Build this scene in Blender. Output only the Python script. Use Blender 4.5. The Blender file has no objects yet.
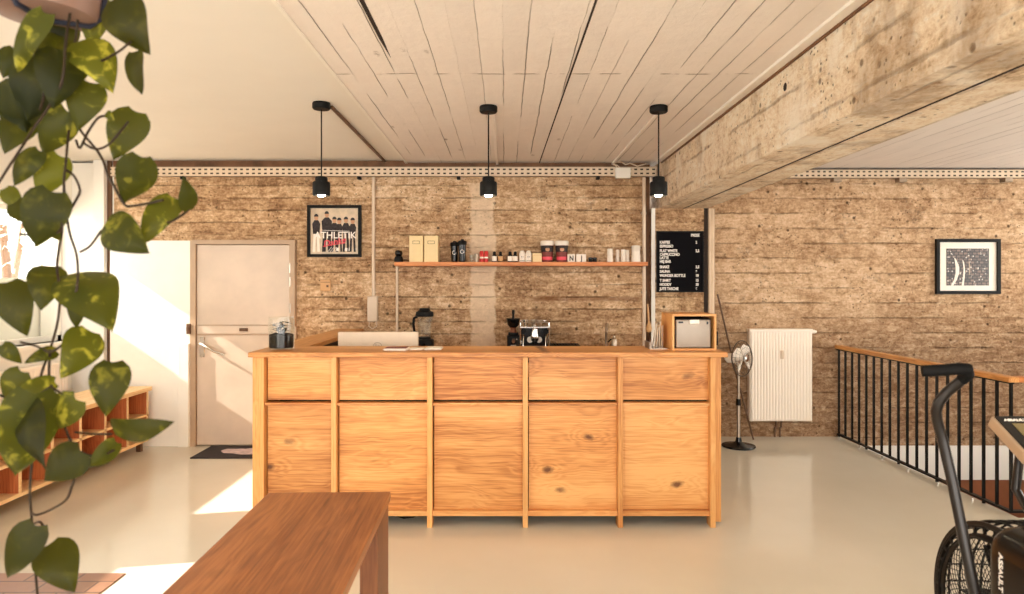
import bpy, bmesh, math, random
from mathutils import Vector, Matrix
random.seed(11)
C = bpy.context.scene.collection
PI = math.pi
CAMZ, F, VX, VY = 1.53, 683.0, 505.0, 284.0
def at(px, py, d):
    """world point seen at that place of the frame, d metres in front of the camera"""
    return Vector(((px-VX)/F*d, d, CAMZ-(py-VY)/F*d))

# ------------------------------------------------------------------ materials
def lin(r, g, b):
    f = lambda c: (c/255/12.92) if c/255 <= .04045 else ((c/255+.055)/1.055)**2.4
    return (f(r), f(g), f(b), 1)
class NT:
    def __init__(s, name):
        s.mat = bpy.data.materials.new(name); s.mat.use_nodes = True
        s.t = s.mat.node_tree; s.b = s.t.nodes['Principled BSDF']; s.out = s.t.nodes['Material Output']
    def put(s, sock, v):
        if v is None: return
        if hasattr(v, 'is_output'): s.t.links.new(v, sock)
        else: sock.default_value = v
    def n(s, typ, out=0, **kw):
        nd = s.t.nodes.new(typ)
        for k, v in kw.items():
            if k.startswith('_'): setattr(nd, k[1:], v)
            else: s.put(nd.inputs[k.replace('__', ' ')], v)
        return nd.outputs[out]
    def m(s, op, a, b=None, c=None, clamp=False):
        nd = s.t.nodes.new('ShaderNodeMath'); nd.operation = op; nd.use_clamp = clamp
        for i, v in enumerate((a, b, c)): s.put(nd.inputs[i], v)
        return nd.outputs[0]
    def mix(s, f, a, b, blend='MIX'):
        nd = s.t.nodes.new('ShaderNodeMix'); nd.data_type = 'RGBA'; nd.blend_type = blend
        s.put(nd.inputs[0], f); s.put(nd.inputs[6], a); s.put(nd.inputs[7], b)
        return nd.outputs[2]
    def ramp(s, f, *stops):
        nd = s.t.nodes.new('ShaderNodeValToRGB'); e = nd.color_ramp.elements
        while len(e) < len(stops): e.new(.5)
        for i, (p, c) in enumerate(stops):
            e[i].position = p; e[i].color = c if not isinstance(c, (int, float)) else (c, c, c, 1)
        s.put(nd.inputs[0], f); return nd.outputs[0]
    def maprange(s, v, a, b, c=0., d=1.):
        nd = s.t.nodes.new('ShaderNodeMapRange'); s.put(nd.inputs[0], v)
        for i, x in enumerate((a, b, c, d)): nd.inputs[i+1].default_value = x
        return nd.outputs[0]
    def coord(s, jitter=False):
        o = s.n('ShaderNodeTexCoord', 3)
        if jitter:
            r = s.n('ShaderNodeObjectInfo', 5)
            k = s.n('ShaderNodeCombineXYZ', X=s.m('MULTIPLY', r, 17.), Y=s.m('MULTIPLY', r, 31.), Z=s.m('MULTIPLY', r, 23.))
            nd = s.t.nodes.new('ShaderNodeVectorMath'); nd.operation = 'ADD'
            s.put(nd.inputs[0], o); s.put(nd.inputs[1], k); o = nd.outputs[0]
        return o
    def map(s, v, scale=(1, 1, 1), loc=(0, 0, 0)):
        return s.n('ShaderNodeMapping', Vector=v, Scale=scale, Location=loc)
    def noise(s, v, scale, detail=4., rough=.55, dist=0.):
        return s.n('ShaderNodeTexNoise', Vector=v, Scale=scale, Detail=detail, Roughness=rough, Distortion=dist)
    def bump(s, h, strength=.3, dist=.02):
        s.put(s.b.inputs['Normal'], s.n('ShaderNodeBump', Strength=strength, Distance=dist, Height=h))
    def fin(s, base=None, rough=None, metal=None, spec=None):
        s.put(s.b.inputs['Base Color'], base); s.put(s.b.inputs['Roughness'], rough)
        s.put(s.b.inputs['Metallic'], metal); s.put(s.b.inputs['Specular IOR Level'], spec)
        return s.mat
def plain(name, col, rough=.5, metal=0., mottle=.06, scale=30., spec=.5, bump=0.):
    t = NT(name); v = t.coord(); nz = t.noise(v, scale)
    k = t.maprange(nz, .3, .7, 1-mottle, 1+mottle)
    c = t.mix(1., col, t.n('ShaderNodeCombineColor', Red=k, Green=k, Blue=k), 'MULTIPLY')
    if bump: t.bump(nz, bump, .004)
    return t.fin(c, rough, metal, spec)
def wood(name, axis, light, mid, dark, rough=.42, knots=.5, jitter=True, width=1.):
    t = NT(name); v = t.coord(jitter)
    sc = [9./width]*3; sc['XYZ'.index(axis)] = .42
    warp = t.noise(t.map(v, (1.3, 1.3, 1.3)), 1.6, 2.)
    ws = t.n('ShaderNodeCombineXYZ', X=t.m('MULTIPLY', warp, .12), Y=t.m('MULTIPLY', warp, .12), Z=t.m('MULTIPLY', warp, .12))
    nd = t.t.nodes.new('ShaderNodeVectorMath'); nd.operation = 'ADD'; t.put(nd.inputs[0], v); t.put(nd.inputs[1], ws); vw = nd.outputs[0]
    # knots pull the rings round them
    sp = t.t.nodes.new('ShaderNodeSeparateXYZ'); t.put(sp.inputs[0], vw); o1, o2 = {'X': (0, 2), 'Z': (2, 0), 'Y': (1, 0)}[axis]
    kv = t.n('ShaderNodeCombineXYZ', X=t.m('MULTIPLY', sp.outputs[o1], 2.3), Y=t.m('MULTIPLY', sp.outputs[o2], 3.6))
    vor = t.n('ShaderNodeTexVoronoi', _voronoi_dimensions='2D', Vector=kv, Scale=1., Randomness=1.)
    kmask = t.maprange(t.noise(v, 1.3, 1.), .47, .55, 0., knots)
    pull = t.m('MULTIPLY', t.maprange(vor, 0, .34, .34, 0.), kmask)
    g = t.noise(t.map(vw, tuple(sc)), 1.2, 3., .5, .4)
    rings = t.m('SINE', t.m('MULTIPLY', t.m('ADD', g, pull), 62.))
    fs = [150.]*3; fs['XYZ'.index(axis)] = 4.
    fine = t.noise(t.map(v, tuple(fs)), 1., 3.)
    broad = t.noise(t.map(vw, tuple(x*.4 for x in sc)), 1., 2.)
    f = t.m('ADD', t.m('MULTIPLY', rings, .035), t.m('ADD', t.m('MULTIPLY', fine, .40), t.m('MULTIPLY', broad, .60)))
    c = t.ramp(f, (.32, dark), (.46, mid), (.62, light))
    kn = t.m('MULTIPLY', t.maprange(t.m('ADD', vor, t.m('MULTIPLY', t.m('SUBTRACT', t.noise(v, 30., 3.), .5), .10)), .03, .10, 1., 0.), kmask)
    c = t.mix(kn, c, (dark[0]*.28, dark[1]*.22, dark[2]*.2, 1))
    rnd = t.maprange(t.n('ShaderNodeObjectInfo', 5), 0., 1., .86, 1.06)
    c = t.mix(1., c, t.n('ShaderNodeCombineColor', Red=rnd, Green=rnd, Blue=rnd), 'MULTIPLY')
    t.bump(fine, .12, .003)
    return t.fin(c, rough, 0., .4)
def boardform(name, across, along, pitch, cols, tone=1., paint=None, patches=False, lowdark=False):
    """concrete that keeps the print of its shuttering boards"""
    t = NT(name); v = t.coord(); sx = t.t.nodes.new('ShaderNodeSeparateXYZ'); t.put(sx.inputs[0], v)
    X, Y, Z = sx.outputs
    A = {'Z': Z, 'X': X, 'XZ': t.m('ADD', X, Z)}[across]; L = {'X': X, 'Y': Y}[along]
    wob = t.noise(v, 3.2, 4.)
    a = t.m('DIVIDE', t.m('ADD', A, t.m('MULTIPLY', wob, pitch*.16)), pitch)
    bi = t.m('FLOOR', a); fr = t.m('FRACT', a)
    r1 = t.n('ShaderNodeTexWhiteNoise', 0, _noise_dimensions='1D', W=bi)
    seg = t.m('FLOOR', t.m('ADD', t.m('DIVIDE', L, 2.1), t.m('MULTIPLY', r1, 9.)))
    r2 = t.n('ShaderNodeTexWhiteNoise', 0, _noise_dimensions='2D', Vector=t.n('ShaderNodeCombineXYZ', X=bi, Y=seg))
    st = [26., 26., 26.]; st['XYZ'.index(along)] = 3.
    streak = t.noise(t.map(v, tuple(st)), 1., 6., .65)
    big = t.noise(v, .9, 4., .6); med = t.noise(v, 7., 8., .72); grit = t.noise(v, 42., 5., .75); cs = [24.]*3; cs['XYZ'.index(along)] = 12.; crumb = t.noise(t.map(v, tuple(cs)), 1., 7., .78, .6)
    edge = t.m('MINIMUM', fr, t.m('SUBTRACT', 1., fr))
    es = [7.]*3; es['XYZ'.index(along)] = 2.6 if not paint else .9; ekeep = t.maprange(t.noise(t.map(v, tuple(es)), 1., 5.), .44, .56)
    line = t.m('MULTIPLY', t.maprange(t.m('ADD', edge, t.m('MULTIPLY', t.m('SUBTRACT', med, .5), .22)), .0, .07, 1., 0.), ekeep)
    vor = t.n('ShaderNodeTexVoronoi', Vector=v, Scale=27.)
    pit = t.m('MULTIPLY', t.maprange(vor, .10, .2, 1., 0.), t.maprange(t.noise(v, 3.1, 3.), .47, .57))
    vor2 = t.n('ShaderNodeTexVoronoi', Vector=t.map(v, (1, 1, 1), (3.3, 1.7, .4)), Scale=9.)
    pit2 = t.m('MULTIPLY', t.maprange(vor2, .08, .16, 1., 0.), t.maprange(t.noise(v, 2.3, 2.), .46, .54))
    pits = t.m('MAXIMUM', pit, pit2)
    if paint:
        f = t.m('ADD', t.m('MULTIPLY', r2, .25), t.m('ADD', t.m('MULTIPLY', streak, .35), t.m('MULTIPLY', med, .4)))
        c = t.ramp(f, (.2, tuple(x*.86 for x in paint[:3])+(1,)), (.8, paint))
        crack = t.m('MULTIPLY', t.maprange(edge, .0, .028, 1., 0.), t.m('MULTIPLY', ekeep, t.m('GREATER_THAN', r1, .12)))
        c = t.mix(t.m('MULTIPLY', crack, .75), c, lin(70, 45, 28))
        joint = t.m('MULTIPLY', t.maprange(t.m('ABSOLUTE', t.m('SUBTRACT', t.m('ADD', Y, t.m('MULTIPLY', wob, .04)), 3.76)), .0, .012, 1., 0.), t.maprange(t.noise(v, 9., 3.), .45, .55))
        c = t.mix(t.m('MULTIPLY', joint, .7), c, lin(110, 80, 55))
        vor3 = t.n('ShaderNodeTexVoronoi', Vector=t.map(v, (5., 1.7, 1.)), Scale=1.)
        chip = t.m('MULTIPLY', t.maprange(vor3, .03, .10, 1., 0.), t.maprange(grit, .42, .56))
        c = t.mix(t.m('MULTIPLY', chip, .8), c, lin(95, 70, 48))
        h = t.m('SUBTRACT', t.m('ADD', t.m('MULTIPLY', med, .5), t.m('MULTIPLY', r2, .25)), t.m('ADD', crack, t.m('MULTIPLY', joint, .5)))
        t.bump(h, .8, .016)
        return t.fin(c, .65, 0., .3)
    f = t.m('ADD', t.m('ADD', t.m('MULTIPLY', r2, .05), t.m('MULTIPLY', streak, .20)), t.m('ADD', t.m('MULTIPLY', big, .24), t.m('ADD', t.m('MULTIPLY', med, .32), t.m('ADD', t.m('MULTIPLY', crumb, .48), t.m('MULTIPLY', grit, .34)))))
    c = t.ramp(f, (.64, cols[0]), (.75, cols[1]), (.84, cols[2]), (.94, cols[3]))
    c = t.mix(t.m('MULTIPLY', line, .42 if lowdark else .40), c, cols[0])
    clump = t.m('MULTIPLY', t.maprange(t.noise(v, 4.3, 7., .72), .58, .68), t.maprange(grit, .44, .54))
    c = t.mix(t.m('MULTIPLY', clump, .72), c, tuple(x*.62 for x in cols[0][:3])+(1,))
    dk = tuple(x*.45 for x in cols[0][:3])+(1,)
    c = t.mix(t.m('MULTIPLY', pits, .8), c, dk)
    if across == 'XZ':   # weather stains and pale repairs on the beam
        c = t.mix(t.maprange(t.noise(t.map(v, (1.4, 1.5, .8)), 1.6, 5., .6), .54, .66, 0., .55), c, cols[0])
        c = t.mix(t.maprange(t.noise(t.map(v, (1.4, 1.7, .9), (7., 3., 2.)), 1.5, 5., .6), .57, .66, 0., .7), c, cols[3])
    if patches:   # pale plaster stripe down the wall
        e = t.m('MULTIPLY', t.noise(v, 6., 5.), .16)
        mk = t.m('MULTIPLY', t.maprange(t.m('ABSOLUTE', t.m('ADD', t.m('ADD', X, .13), e)), .105, .125, 1., 0.), t.maprange(Z, 2.46, 2.5, 1., .0))
        c = t.mix(t.m('MULTIPLY', mk, .72), c, t.mix(med, lin(224, 196, 164), lin(242, 222, 194)))
        sm = t.m('MULTIPLY', t.m('MULTIPLY', t.maprange(t.m('ABSOLUTE', t.m('SUBTRACT', Z, t.m('ADD', 1.38, t.m('MULTIPLY', wob, .02)))), .012, .03, 1., 0.), t.maprange(X, .2, .3)), t.maprange(X, 1.26, 1.3, 1., 0.))
        c = t.mix(t.m('MULTIPLY', sm, t.maprange(grit, .3, .6, .3, .8)), c, lin(120, 72, 36))
    if lowdark:  # wall colour darkens towards the bottom
        sm = t.maprange(t.m('ADD', Z, t.m('MULTIPLY', big, .7)), 1.2, 1.75, 1., 0.)
        c = t.mix(t.m('MULTIPLY', sm, t.maprange(crumb, .35, .65, .8, .3)), c, cols[0])
    h = t.m('SUBTRACT', t.m('ADD', t.m('ADD', t.m('MULTIPLY', grit, .4), crumb), t.m('ADD', t.m('MULTIPLY', med, .5), t.m('MULTIPLY', r2, .2))), t.m('ADD', line, t.m('MULTIPLY', pits, .8)))
    t.bump(h, .85, .020)
    return t.fin(c, .85, 0., .25)

M = {}
CC = [lin(100, 70, 46), lin(160, 124, 90), lin(204, 170, 132), lin(240, 216, 184)]
CR = [lin(110, 78, 52), lin(170, 134, 100), lin(206, 172, 136), lin(230, 202, 170)]
CB = [lin(150, 118, 86), lin(222, 196, 162), lin(242, 224, 196), lin(250, 240, 222)]
M['conc'] = boardform('raw concrete', 'Z', 'X', .118, CC, patches=True)
M['conc_r'] = boardform('raw brown concrete', 'Z', 'X', .15, CR, lowdark=True)
M['conc_b'] = boardform('pale raw concrete', 'XZ', 'Y', .19, CB)
M['ceil'] = boardform('painted board concrete', 'X', 'Y', .118, CB, paint=lin(242, 234, 226))
M['plaster'] = plain('smooth plaster', lin(232, 228, 219), .7, 0, .015, 3.)
M['white'] = plain('white paint', lin(236, 232, 222), .45, 0, .02, 8.)
M['white2'] = plain('white enamel', lin(248, 238, 224), .3, 0, .01, 8.)
M['ivory'] = plain('ivory card', lin(236, 212, 160), .6, 0, .02, 20.)
M['black'] = plain('matt black', lin(16, 15, 14), .55, 0, .15, 60., spec=.18)
M['blacksteel'] = plain('black painted steel', lin(14, 12, 11), .4, 0, .1, 60., spec=.25)
M['gloss'] = plain('gloss black', lin(9, 8, 8), .2, 0, .1, 30., spec=.35)
M['foam'] = plain('black foam', lin(16, 15, 14), .7, 0, .2, 200., bump=.2, spec=.15)
M['darksteel'] = plain('dark chrome wire', lin(84, 70, 58), .3, .8, .05, 30.)
M['chrome'] = plain('chrome', lin(210, 205, 198), .15, 1., .03, 20.)
M['steel'] = plain('brushed steel', lin(180, 165, 148), .35, 1., .08, 60.)
M['galv'] = plain('galvanised steel', lin(168, 150, 130), .45, .6, .12, 14.)
M['pipe'] = plain('grey pipe paint', lin(186, 160, 132), .4, .3, .1, 6.)
M['conduit'] = plain('pale plastic conduit', lin(214, 194, 170), .45, 0, .04, 12.)
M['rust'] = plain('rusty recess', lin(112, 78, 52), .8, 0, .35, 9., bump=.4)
M['doorpaint'] = plain('worn cream door paint', lin(204, 186, 168), .32, 0, .12, 2.2)
M['doorframe'] = plain('grey beige frame paint', lin(176, 150, 124), .45, 0, .08, 6.)
M['brown'] = plain('brown metal', lin(96, 66, 42), .45, .2, .1, 20.)
M['red'] = plain('red print', lin(200, 40, 36), .45, 0, .05, 30.)
M['neon'] = plain('pinkish red print', lin(226, 70, 84), .5, 0, .04, 30.)
M['maroon'] = plain('maroon print', lin(120, 44, 34), .5, 0, .45, 70.)
M['paper'] = plain('white paper', lin(240, 230, 216), .6, 0, .03, 20.)
M['inkblack'] = plain('black print', lin(22, 20, 20), .6, 0, .1, 20.)
M['letter'] = plain('white plastic letters', lin(244, 238, 230), .5, 0, .02, 20.)
M['felt'] = plain('black felt', lin(14, 13, 16), .9, 0, .25, 300., spec=.1)
M['skin'] = plain('printed skin', lin(190, 140, 104), .5, 0, .1, 40.)
M['photoground'] = plain('printed photo ground', lin(206, 186, 160), .5, 0, .2, 14.)
M['photodark'] = plain('printed dark clothes', lin(58, 52, 52), .5, 0, .45, 60., spec=.1)
M['terracotta'] = plain('terracotta', lin(150, 84, 54), .6, 0, .2, 6.)
M['brownwall'] = plain('brown stairwell paint', lin(140, 84, 52), .6, 0, .15, 6.)
M['soil'] = plain('dark soil', lin(20, 14, 10), .95, 0, .6, 60., spec=.05, bump=.6)
M['mat'] = plain('charcoal mat', lin(44, 36, 38), .95, 0, .3, 120., bump=.3)
M['matprint'] = plain('pale mat print', lin(196, 176, 176), .9, 0, .25, 20.)
M['silver'] = plain('silver grey plastic', lin(166, 154, 140), .4, .15, .03, 20.)
M['tan'] = plain('tan plastic', lin(206, 160, 108), .5, 0, .04, 20.)
M['rope'] = plain('dark strap', lin(26, 28, 44), .8, 0, .2, 60.)
M['potclay'] = plain('pale ceramic pot', lin(128, 98, 84), .5, 0, .08, 10.)  # pot colour lowered to put the pot in shade
M['stem'] = plain('vine stem', lin(46, 34, 20), .5, 0, .2, 40., spec=.2)
M['darkgap'] = plain('dark shutter gap', lin(40, 26, 16), .9, 0, .3, 12.)
HL, HM, HD = lin(234, 178, 112), lin(212, 146, 80), lin(164, 98, 46)
M['woodX'] = wood('honey oak across', 'X', HL, HM, HD, knots=.9)
M['woodZ'] = wood('honey oak upright', 'Z', HL, lin(222, 160, 92), lin(186, 118, 58), knots=.2)
M['woodY'] = wood('honey oak lengthwise', 'Y', HL, HM, HD, knots=.3)
M['benchY'] = wood('walnut brown wood', 'Y', lin(176, 112, 64), lin(138, 80, 42), lin(98, 52, 26), .36, .2, width=1.3)
M['benchZ'] = wood('walnut brown wood upright', 'Z', lin(132, 82, 48), lin(104, 60, 34), lin(72, 38, 22), .5, .2)  # leg wood darkened to stand for the shade on the legs
M['shelfX'] = wood('orange shelf wood', 'X', lin(222, 150, 88), lin(198, 118, 60), lin(160, 88, 42), .45, .2)
M['redwood'] = wood('reddish wood', 'Z', lin(206, 124, 74), lin(182, 98, 54), lin(140, 70, 38), .5, .2)
M['plyY'] = wood('pale plywood edge', 'Y', lin(246, 216, 168), lin(234, 196, 142), lin(206, 160, 104), .5, .0)

def m_floor():
    t = NT('glossy cream resin floor'); v = t.coord()
    n1 = t.noise(v, .8, 4.); n2 = t.noise(v, 6., 6., .6)
    c = t.mix(t.maprange(n1, .35, .65), lin(211, 205, 188), lin(218, 213, 198))
    vor = t.n('ShaderNodeTexVoronoi', Vector=v, Scale=3.2)
    c = t.mix(t.maprange(vor, .008, .016, .5, 0.), c, lin(130, 100, 70))
    t.bump(n1, .03, .02)
    return t.fin(c, t.maprange(n2, .3, .7, .08, .16), 0., .5)
def m_tiles():
    t = NT('terracotta tiles'); v = t.coord()
    nd = t.t.nodes.new('ShaderNodeTexBrick'); t.put(nd.inputs['Vector'], v)
    nd.inputs['Color1'].default_value = lin(158, 116, 90); nd.inputs['Color2'].default_value = lin(140, 98, 74)
    nd.inputs['Mortar'].default_value = lin(84, 56, 38); nd.inputs['Scale'].default_value = 1.
    nd.inputs['Brick Width'].default_value = .26; nd.inputs['Row Height'].default_value = .125; nd.inputs['Mortar Size'].default_value = .006
    return t.fin(t.mix(t.maprange(t.noise(v, 20.), .3, .7, 0, .2), nd.outputs[0], lin(110, 70, 46)), .35)
def m_tray():
    t = NT('perforated galvanised tray'); v = t.coord(); sx = t.t.nodes.new('ShaderNodeSeparateXYZ'); t.put(sx.inputs[0], v)
    a = t.m('FRACT', t.m('DIVIDE', sx.outputs[0], .056)); z = sx.outputs[2]
    zz = t.m('ABSOLUTE', t.m('SUBTRACT', t.m('ABSOLUTE', z), .019))
    hole = t.m('MULTIPLY', t.m('LESS_THAN', a, .48), t.m('LESS_THAN', zz, .0075))
    c = t.mix(hole, t.mix(t.noise(v, 9.), lin(196, 176, 150), lin(224, 206, 182)), lin(50, 34, 24))
    return t.fin(c, .5, .15)
def m_leaf():
    t = NT('pothos leaf'); v = t.coord()
    at_ = t.t.nodes.new('ShaderNodeAttribute'); at_.attribute_name = 'tone'
    var = t.noise(t.map(v, (1, 1, 1)), 26., 3., .6, .8)
    g = t.ramp(at_.outputs['Fac'], (0., lin(18, 22, 11)), (.5, lin(34, 40, 13)), (1., lin(80, 82, 20)))
    yel = t.m('MULTIPLY', t.maprange(var, .56, .66), t.maprange(at_.outputs['Fac'], .3, .8, .05, .75))
    c = t.mix(yel, g, lin(176, 168, 58))
    t.fin(c, .45, 0., .12)
    tr = t.n('ShaderNodeBsdfTranslucent', Color=t.mix(.5, c, lin(190, 190, 40)))
    mx = t.t.nodes.new('ShaderNodeMixShader'); mx.inputs[0].default_value = .24
    t.t.links.new(t.b.outputs[0], mx.inputs[1]); t.t.links.new(tr, mx.inputs[2]); t.t.links.new(mx.outputs[0], t.out.inputs[0])
    return t.mat
def m_glass(name, tint=(1, 1, 1, 1), extra=0.):
    t = NT(name); fr = t.m('ADD', t.m('MULTIPLY', t.m('POWER', t.n('ShaderNodeLayerWeight', 1, Blend=.5), 5.), .6), .025)
    tp = t.n('ShaderNodeBsdfTransparent', Color=tint); gl = t.n('ShaderNodeBsdfGlossy', Color=(1, 1, 1, 1), Roughness=.03)
    mx = t.t.nodes.new('ShaderNodeMixShader'); t.put(mx.inputs[0], t.m('ADD', fr, extra, clamp=True)); t.t.links.new(tp, mx.inputs[1]); t.t.links.new(gl, mx.inputs[2])
    t.t.links.new(mx.outputs[0], t.out.inputs[0]); return t.mat
def m_emit(name, col, s):
    t = NT(name); t.put(t.b.inputs['Base Color'], col); t.put(t.b.inputs['Emission Color'], col); t.b.inputs['Emission Strength'].default_value = s; return t.mat
def m_seats():
    t = NT('printed rows of seats'); v = t.coord()
    nd = t.t.nodes.new('ShaderNodeTexBrick'); t.put(nd.inputs['Vector'], t.n('ShaderNodeCombineXYZ', X=t.n('ShaderNodeSeparateXYZ', 0, Vector=v), Y=t.n('ShaderNodeSeparateXYZ', 2, Vector=v)))
    nd.inputs['Color1'].default_value = lin(128, 104, 92); nd.inputs['Color2'].default_value = lin(60, 50, 52); nd.inputs['Mortar'].default_value = lin(20, 18, 22)
    nd.inputs['Scale'].default_value = 1.; nd.inputs['Brick Width'].default_value = .046; nd.inputs['Row Height'].default_value = .03; nd.inputs['Mortar Size'].default_value = .005
    z = t.n('ShaderNodeSeparateXYZ', 2, Vector=v)
    c = t.mix(t.maprange(z, 1.80, 1.84), nd.outputs[0], lin(44, 38, 46))
    vor = t.n('ShaderNodeTexVoronoi', Vector=v, Scale=32.)
    c = t.mix(t.maprange(vor, .15, .28, .85, 0.), c, lin(226, 216, 206))
    return t.fin(c, .4)
M['floor'] = m_floor(); M['tiles'] = m_tiles(); M['tray'] = m_tray(); M['leaf'] = m_leaf(); M['seats'] = m_seats()
M['glass'] = m_glass('window glass', (.97, .98, .97, 1)); M['jar'] = m_glass('jar glass', (.95, .96, .95, 1), .0)
M['bulb'] = m_emit('lit bulb', (1, .82, .55, 1), 14.)
M['armgrey'] = plain('dark grey tube paint', lin(38, 33, 30), .28, .4, .05, 30.)
M['screen'] = plain('console screen', lin(120, 104, 66), .25, 0, .05, 20.)
M['gaugeface'] = plain('gauge face', lin(230, 224, 214), .4, 0, .02, 20.)
M['coffee'] = plain('coffee brown', lin(120, 66, 36), .6, 0, .2, 60.)
M['treeleaf'] = plain('outdoor foliage', lin(170, 172, 160), .6, 0, .3, 6.)  # grey leaf colour carries the outdoor haze

# ------------------------------------------------------------------ mesh building
class MB:
    def __init__(s): s.bm = bmesh.new()
    def box(s, x0, x1, y0, y1, z0, z1, bev=0., seg=1, rot=None):
        b = bmesh.new(); bmesh.ops.create_cube(b, size=1.)
        for v in b.verts: v.co = Vector(((x0+x1)/2+v.co.x*(x1-x0), (y0+y1)/2+v.co.y*(y1-y0), (z0+z1)/2+v.co.z*(z1-z0)))
        if bev: bmesh.ops.bevel(b, geom=b.edges[:], offset=bev, segments=seg, profile=.5, affect='EDGES')
        if rot is not None:
            c = Vector(((x0+x1)/2, (y0+y1)/2, (z0+z1)/2)); bmesh.ops.transform(b, matrix=Matrix.Translation(c) @ rot.to_4x4() @ Matrix.Translation(-c), verts=b.verts)
        s.add(b); return s
    def add(s, b):
        me = bpy.data.meshes.new('tmp'); b.to_mesh(me); b.free(); s.bm.from_mesh(me); bpy.data.meshes.remove(me); return s
    def tube(s, pts, r, seg=10, cap=True):
        pts = [Vector(p) for p in pts]; rs = r if isinstance(r, (list, tuple)) else [r]*len(pts)
        rings = []; up = None
        for i, p in enumerate(pts):
            d = (pts[min(i+1, len(pts)-1)]-pts[max(i-1, 0)]).normalized()
            if up is None: up = Vector((0, 0, 1)) if abs(d.z) < .9 else Vector((1, 0, 0))
            a = d.cross(up).normalized(); b = a.cross(d).normalized(); up = b
            rings.append([s.bm.verts.new(p+(a*math.cos(2*PI*k/seg)+b*math.sin(2*PI*k/seg))*rs[i]) for k in range(seg)])
        for i in range(len(rings)-1):
            for k in range(seg):
                s.bm.faces.new((rings[i][k], rings[i][(k+1) % seg], rings[i+1][(k+1) % seg], rings[i+1][k]))
        if cap: s.bm.faces.new(rings[0][::-1]); s.bm.faces.new(rings[-1])
        return s
    def ring(s, c, n, R, r, seg=40, sub=6, a0=0, a1=2*PI):
        c = Vector(c); n = Vector(n).normalized(); u = n.orthogonal().normalized(); w = n.cross(u)
        full = abs(a1-a0-2*PI) < 1e-6; rings = []
        for i in range(seg if full else seg+1):
            a = a0+(a1-a0)*i/seg; e = u*math.cos(a)+w*math.sin(a)
            rings.append([s.bm.verts.new(c+e*(R+r*math.cos(2*PI*k/sub))+n*r*math.sin(2*PI*k/sub)) for k in range(sub)])
        for i in range(len(rings) if full else len(rings)-1):
            A, B = rings[i], rings[(i+1) % len(rings)]
            for k in range(sub): s.bm.faces.new((A[k], A[(k+1) % sub], B[(k+1) % sub], B[k]))
        return s
    def lathe(s, c, prof, seg=24, axis=None):
        """profile of (radius, height) turned round an axis through c"""
        c = Vector(c); n = Vector(axis or (0, 0, 1)).normalized(); u = n.orthogonal().normalized(); w = n.cross(u); rings = []
        for r, h in prof:
            if r < 1e-6: rings.append([s.bm.verts.new(c+n*h)])
            else: rings.append([s.bm.verts.new(c+n*h+(u*math.cos(2*PI*k/seg)+w*math.sin(2*PI*k/seg))*r) for k in range(seg)])
        for A, B in zip(rings, rings[1:]):
            for k in range(seg):
                k2 = (k+1) % seg
                if len(A) == 1 and len(B) == 1: continue
                if len(A) == 1: s.bm.faces.new((A[0], B[k2], B[k]))
                elif len(B) == 1: s.bm.faces.new((A[k], A[k2], B[0]))
                else: s.bm.faces.new((A[k], A[k2], B[k2], B[k]))
        return s
    def prism(s, pts, ext):
        """flat outline pushed along a vector"""
        ext = Vector(ext); a = [s.bm.verts.new(Vector(p)) for p in pts]; b = [s.bm.verts.new(Vector(p)+ext) for p in pts]
        s.bm.faces.new(a); s.bm.faces.new(b[::-1])
        for i in range(len(a)): j = (i+1) % len(a); s.bm.faces.new((a[i], b[i], b[j], a[j]))
        return s
    def text(s, txt, mtx, size, align='LEFT', depth=.001, sx=1., bold=0.):
        cu = bpy.data.curves.new('t', 'FONT'); cu.body = txt; cu.size = size; cu.align_x = align; cu.extrude = depth; cu.offset = bold
        o = bpy.data.objects.new('t', cu); C.objects.link(o); dg = bpy.context.evaluated_depsgraph_get(); dg.update()
        me = bpy.data.meshes.new_from_object(o.evaluated_get(dg)); me.transform(mtx @ Matrix.Diagonal((sx, 1, 1, 1)))
        s.bm.from_mesh(me); bpy.data.meshes.remove(me); bpy.data.objects.remove(o); bpy.data.curves.remove(cu); return s
    def build(s, name, mat, parent=None, smooth=False, recalc=True):
        if recalc: bmesh.ops.recalc_face_normals(s.bm, faces=s.bm.faces)
        if parent is not None:
            off = Vector(); p = parent
            while p is not None: off += p.location; p = p.parent
            bmesh.ops.translate(s.bm, vec=-off, verts=s.bm.verts)
        me = bpy.data.meshes.new(name); s.bm.to_mesh(me); s.bm.free(); me.materials.append(M[mat] if isinstance(mat, str) else mat)
        if smooth:
            for p in me.polygons: p.use_smooth = True
            try: me.set_sharp_from_angle(angle=math.radians(38))
            except Exception: pass
        o = bpy.data.objects.new(name, me); C.objects.link(o)
        if parent is not None: o.parent = parent
        return o
def box(name, mat, x0, x1, y0, y1, z0, z1, parent=None, bev=0., seg=2, kind=None):
    o = MB().box(x0, x1, y0, y1, z0, z1, bev, seg).build(name, mat, parent, smooth=bool(bev) and seg > 2)
    if kind: o['kind'] = kind
    return o
def tag(o, label, cat, group=None):
    o['label'] = label; o['category'] = cat
    if group: o['group'] = group
    return o
def thing(name, label, cat, loc=(0, 0, 0), group=None):
    o = bpy.data.objects.new(name, None); C.objects.link(o); o.location = loc; o.empty_display_size = .1
    return tag(o, label, cat, group)
def dup(root, loc, label=None, group=None):
    r = root.copy(); C.objects.link(r); r.location = loc
    if label: r['label'] = label
    if group: r['group'] = group
    for ch in list(root.children):
        c = ch.copy(); C.objects.link(c); c.parent = r
        for g in list(ch.children):
            d = g.copy(); C.objects.link(d); d.parent = c
    return r
def wallm(x, y, z): return Matrix.Translation((x, y, z)) @ Matrix.Rotation(PI/2, 4, 'X')    # text standing on a wall that faces the camera
def S(o): o['kind'] = 'structure'; return o

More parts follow.
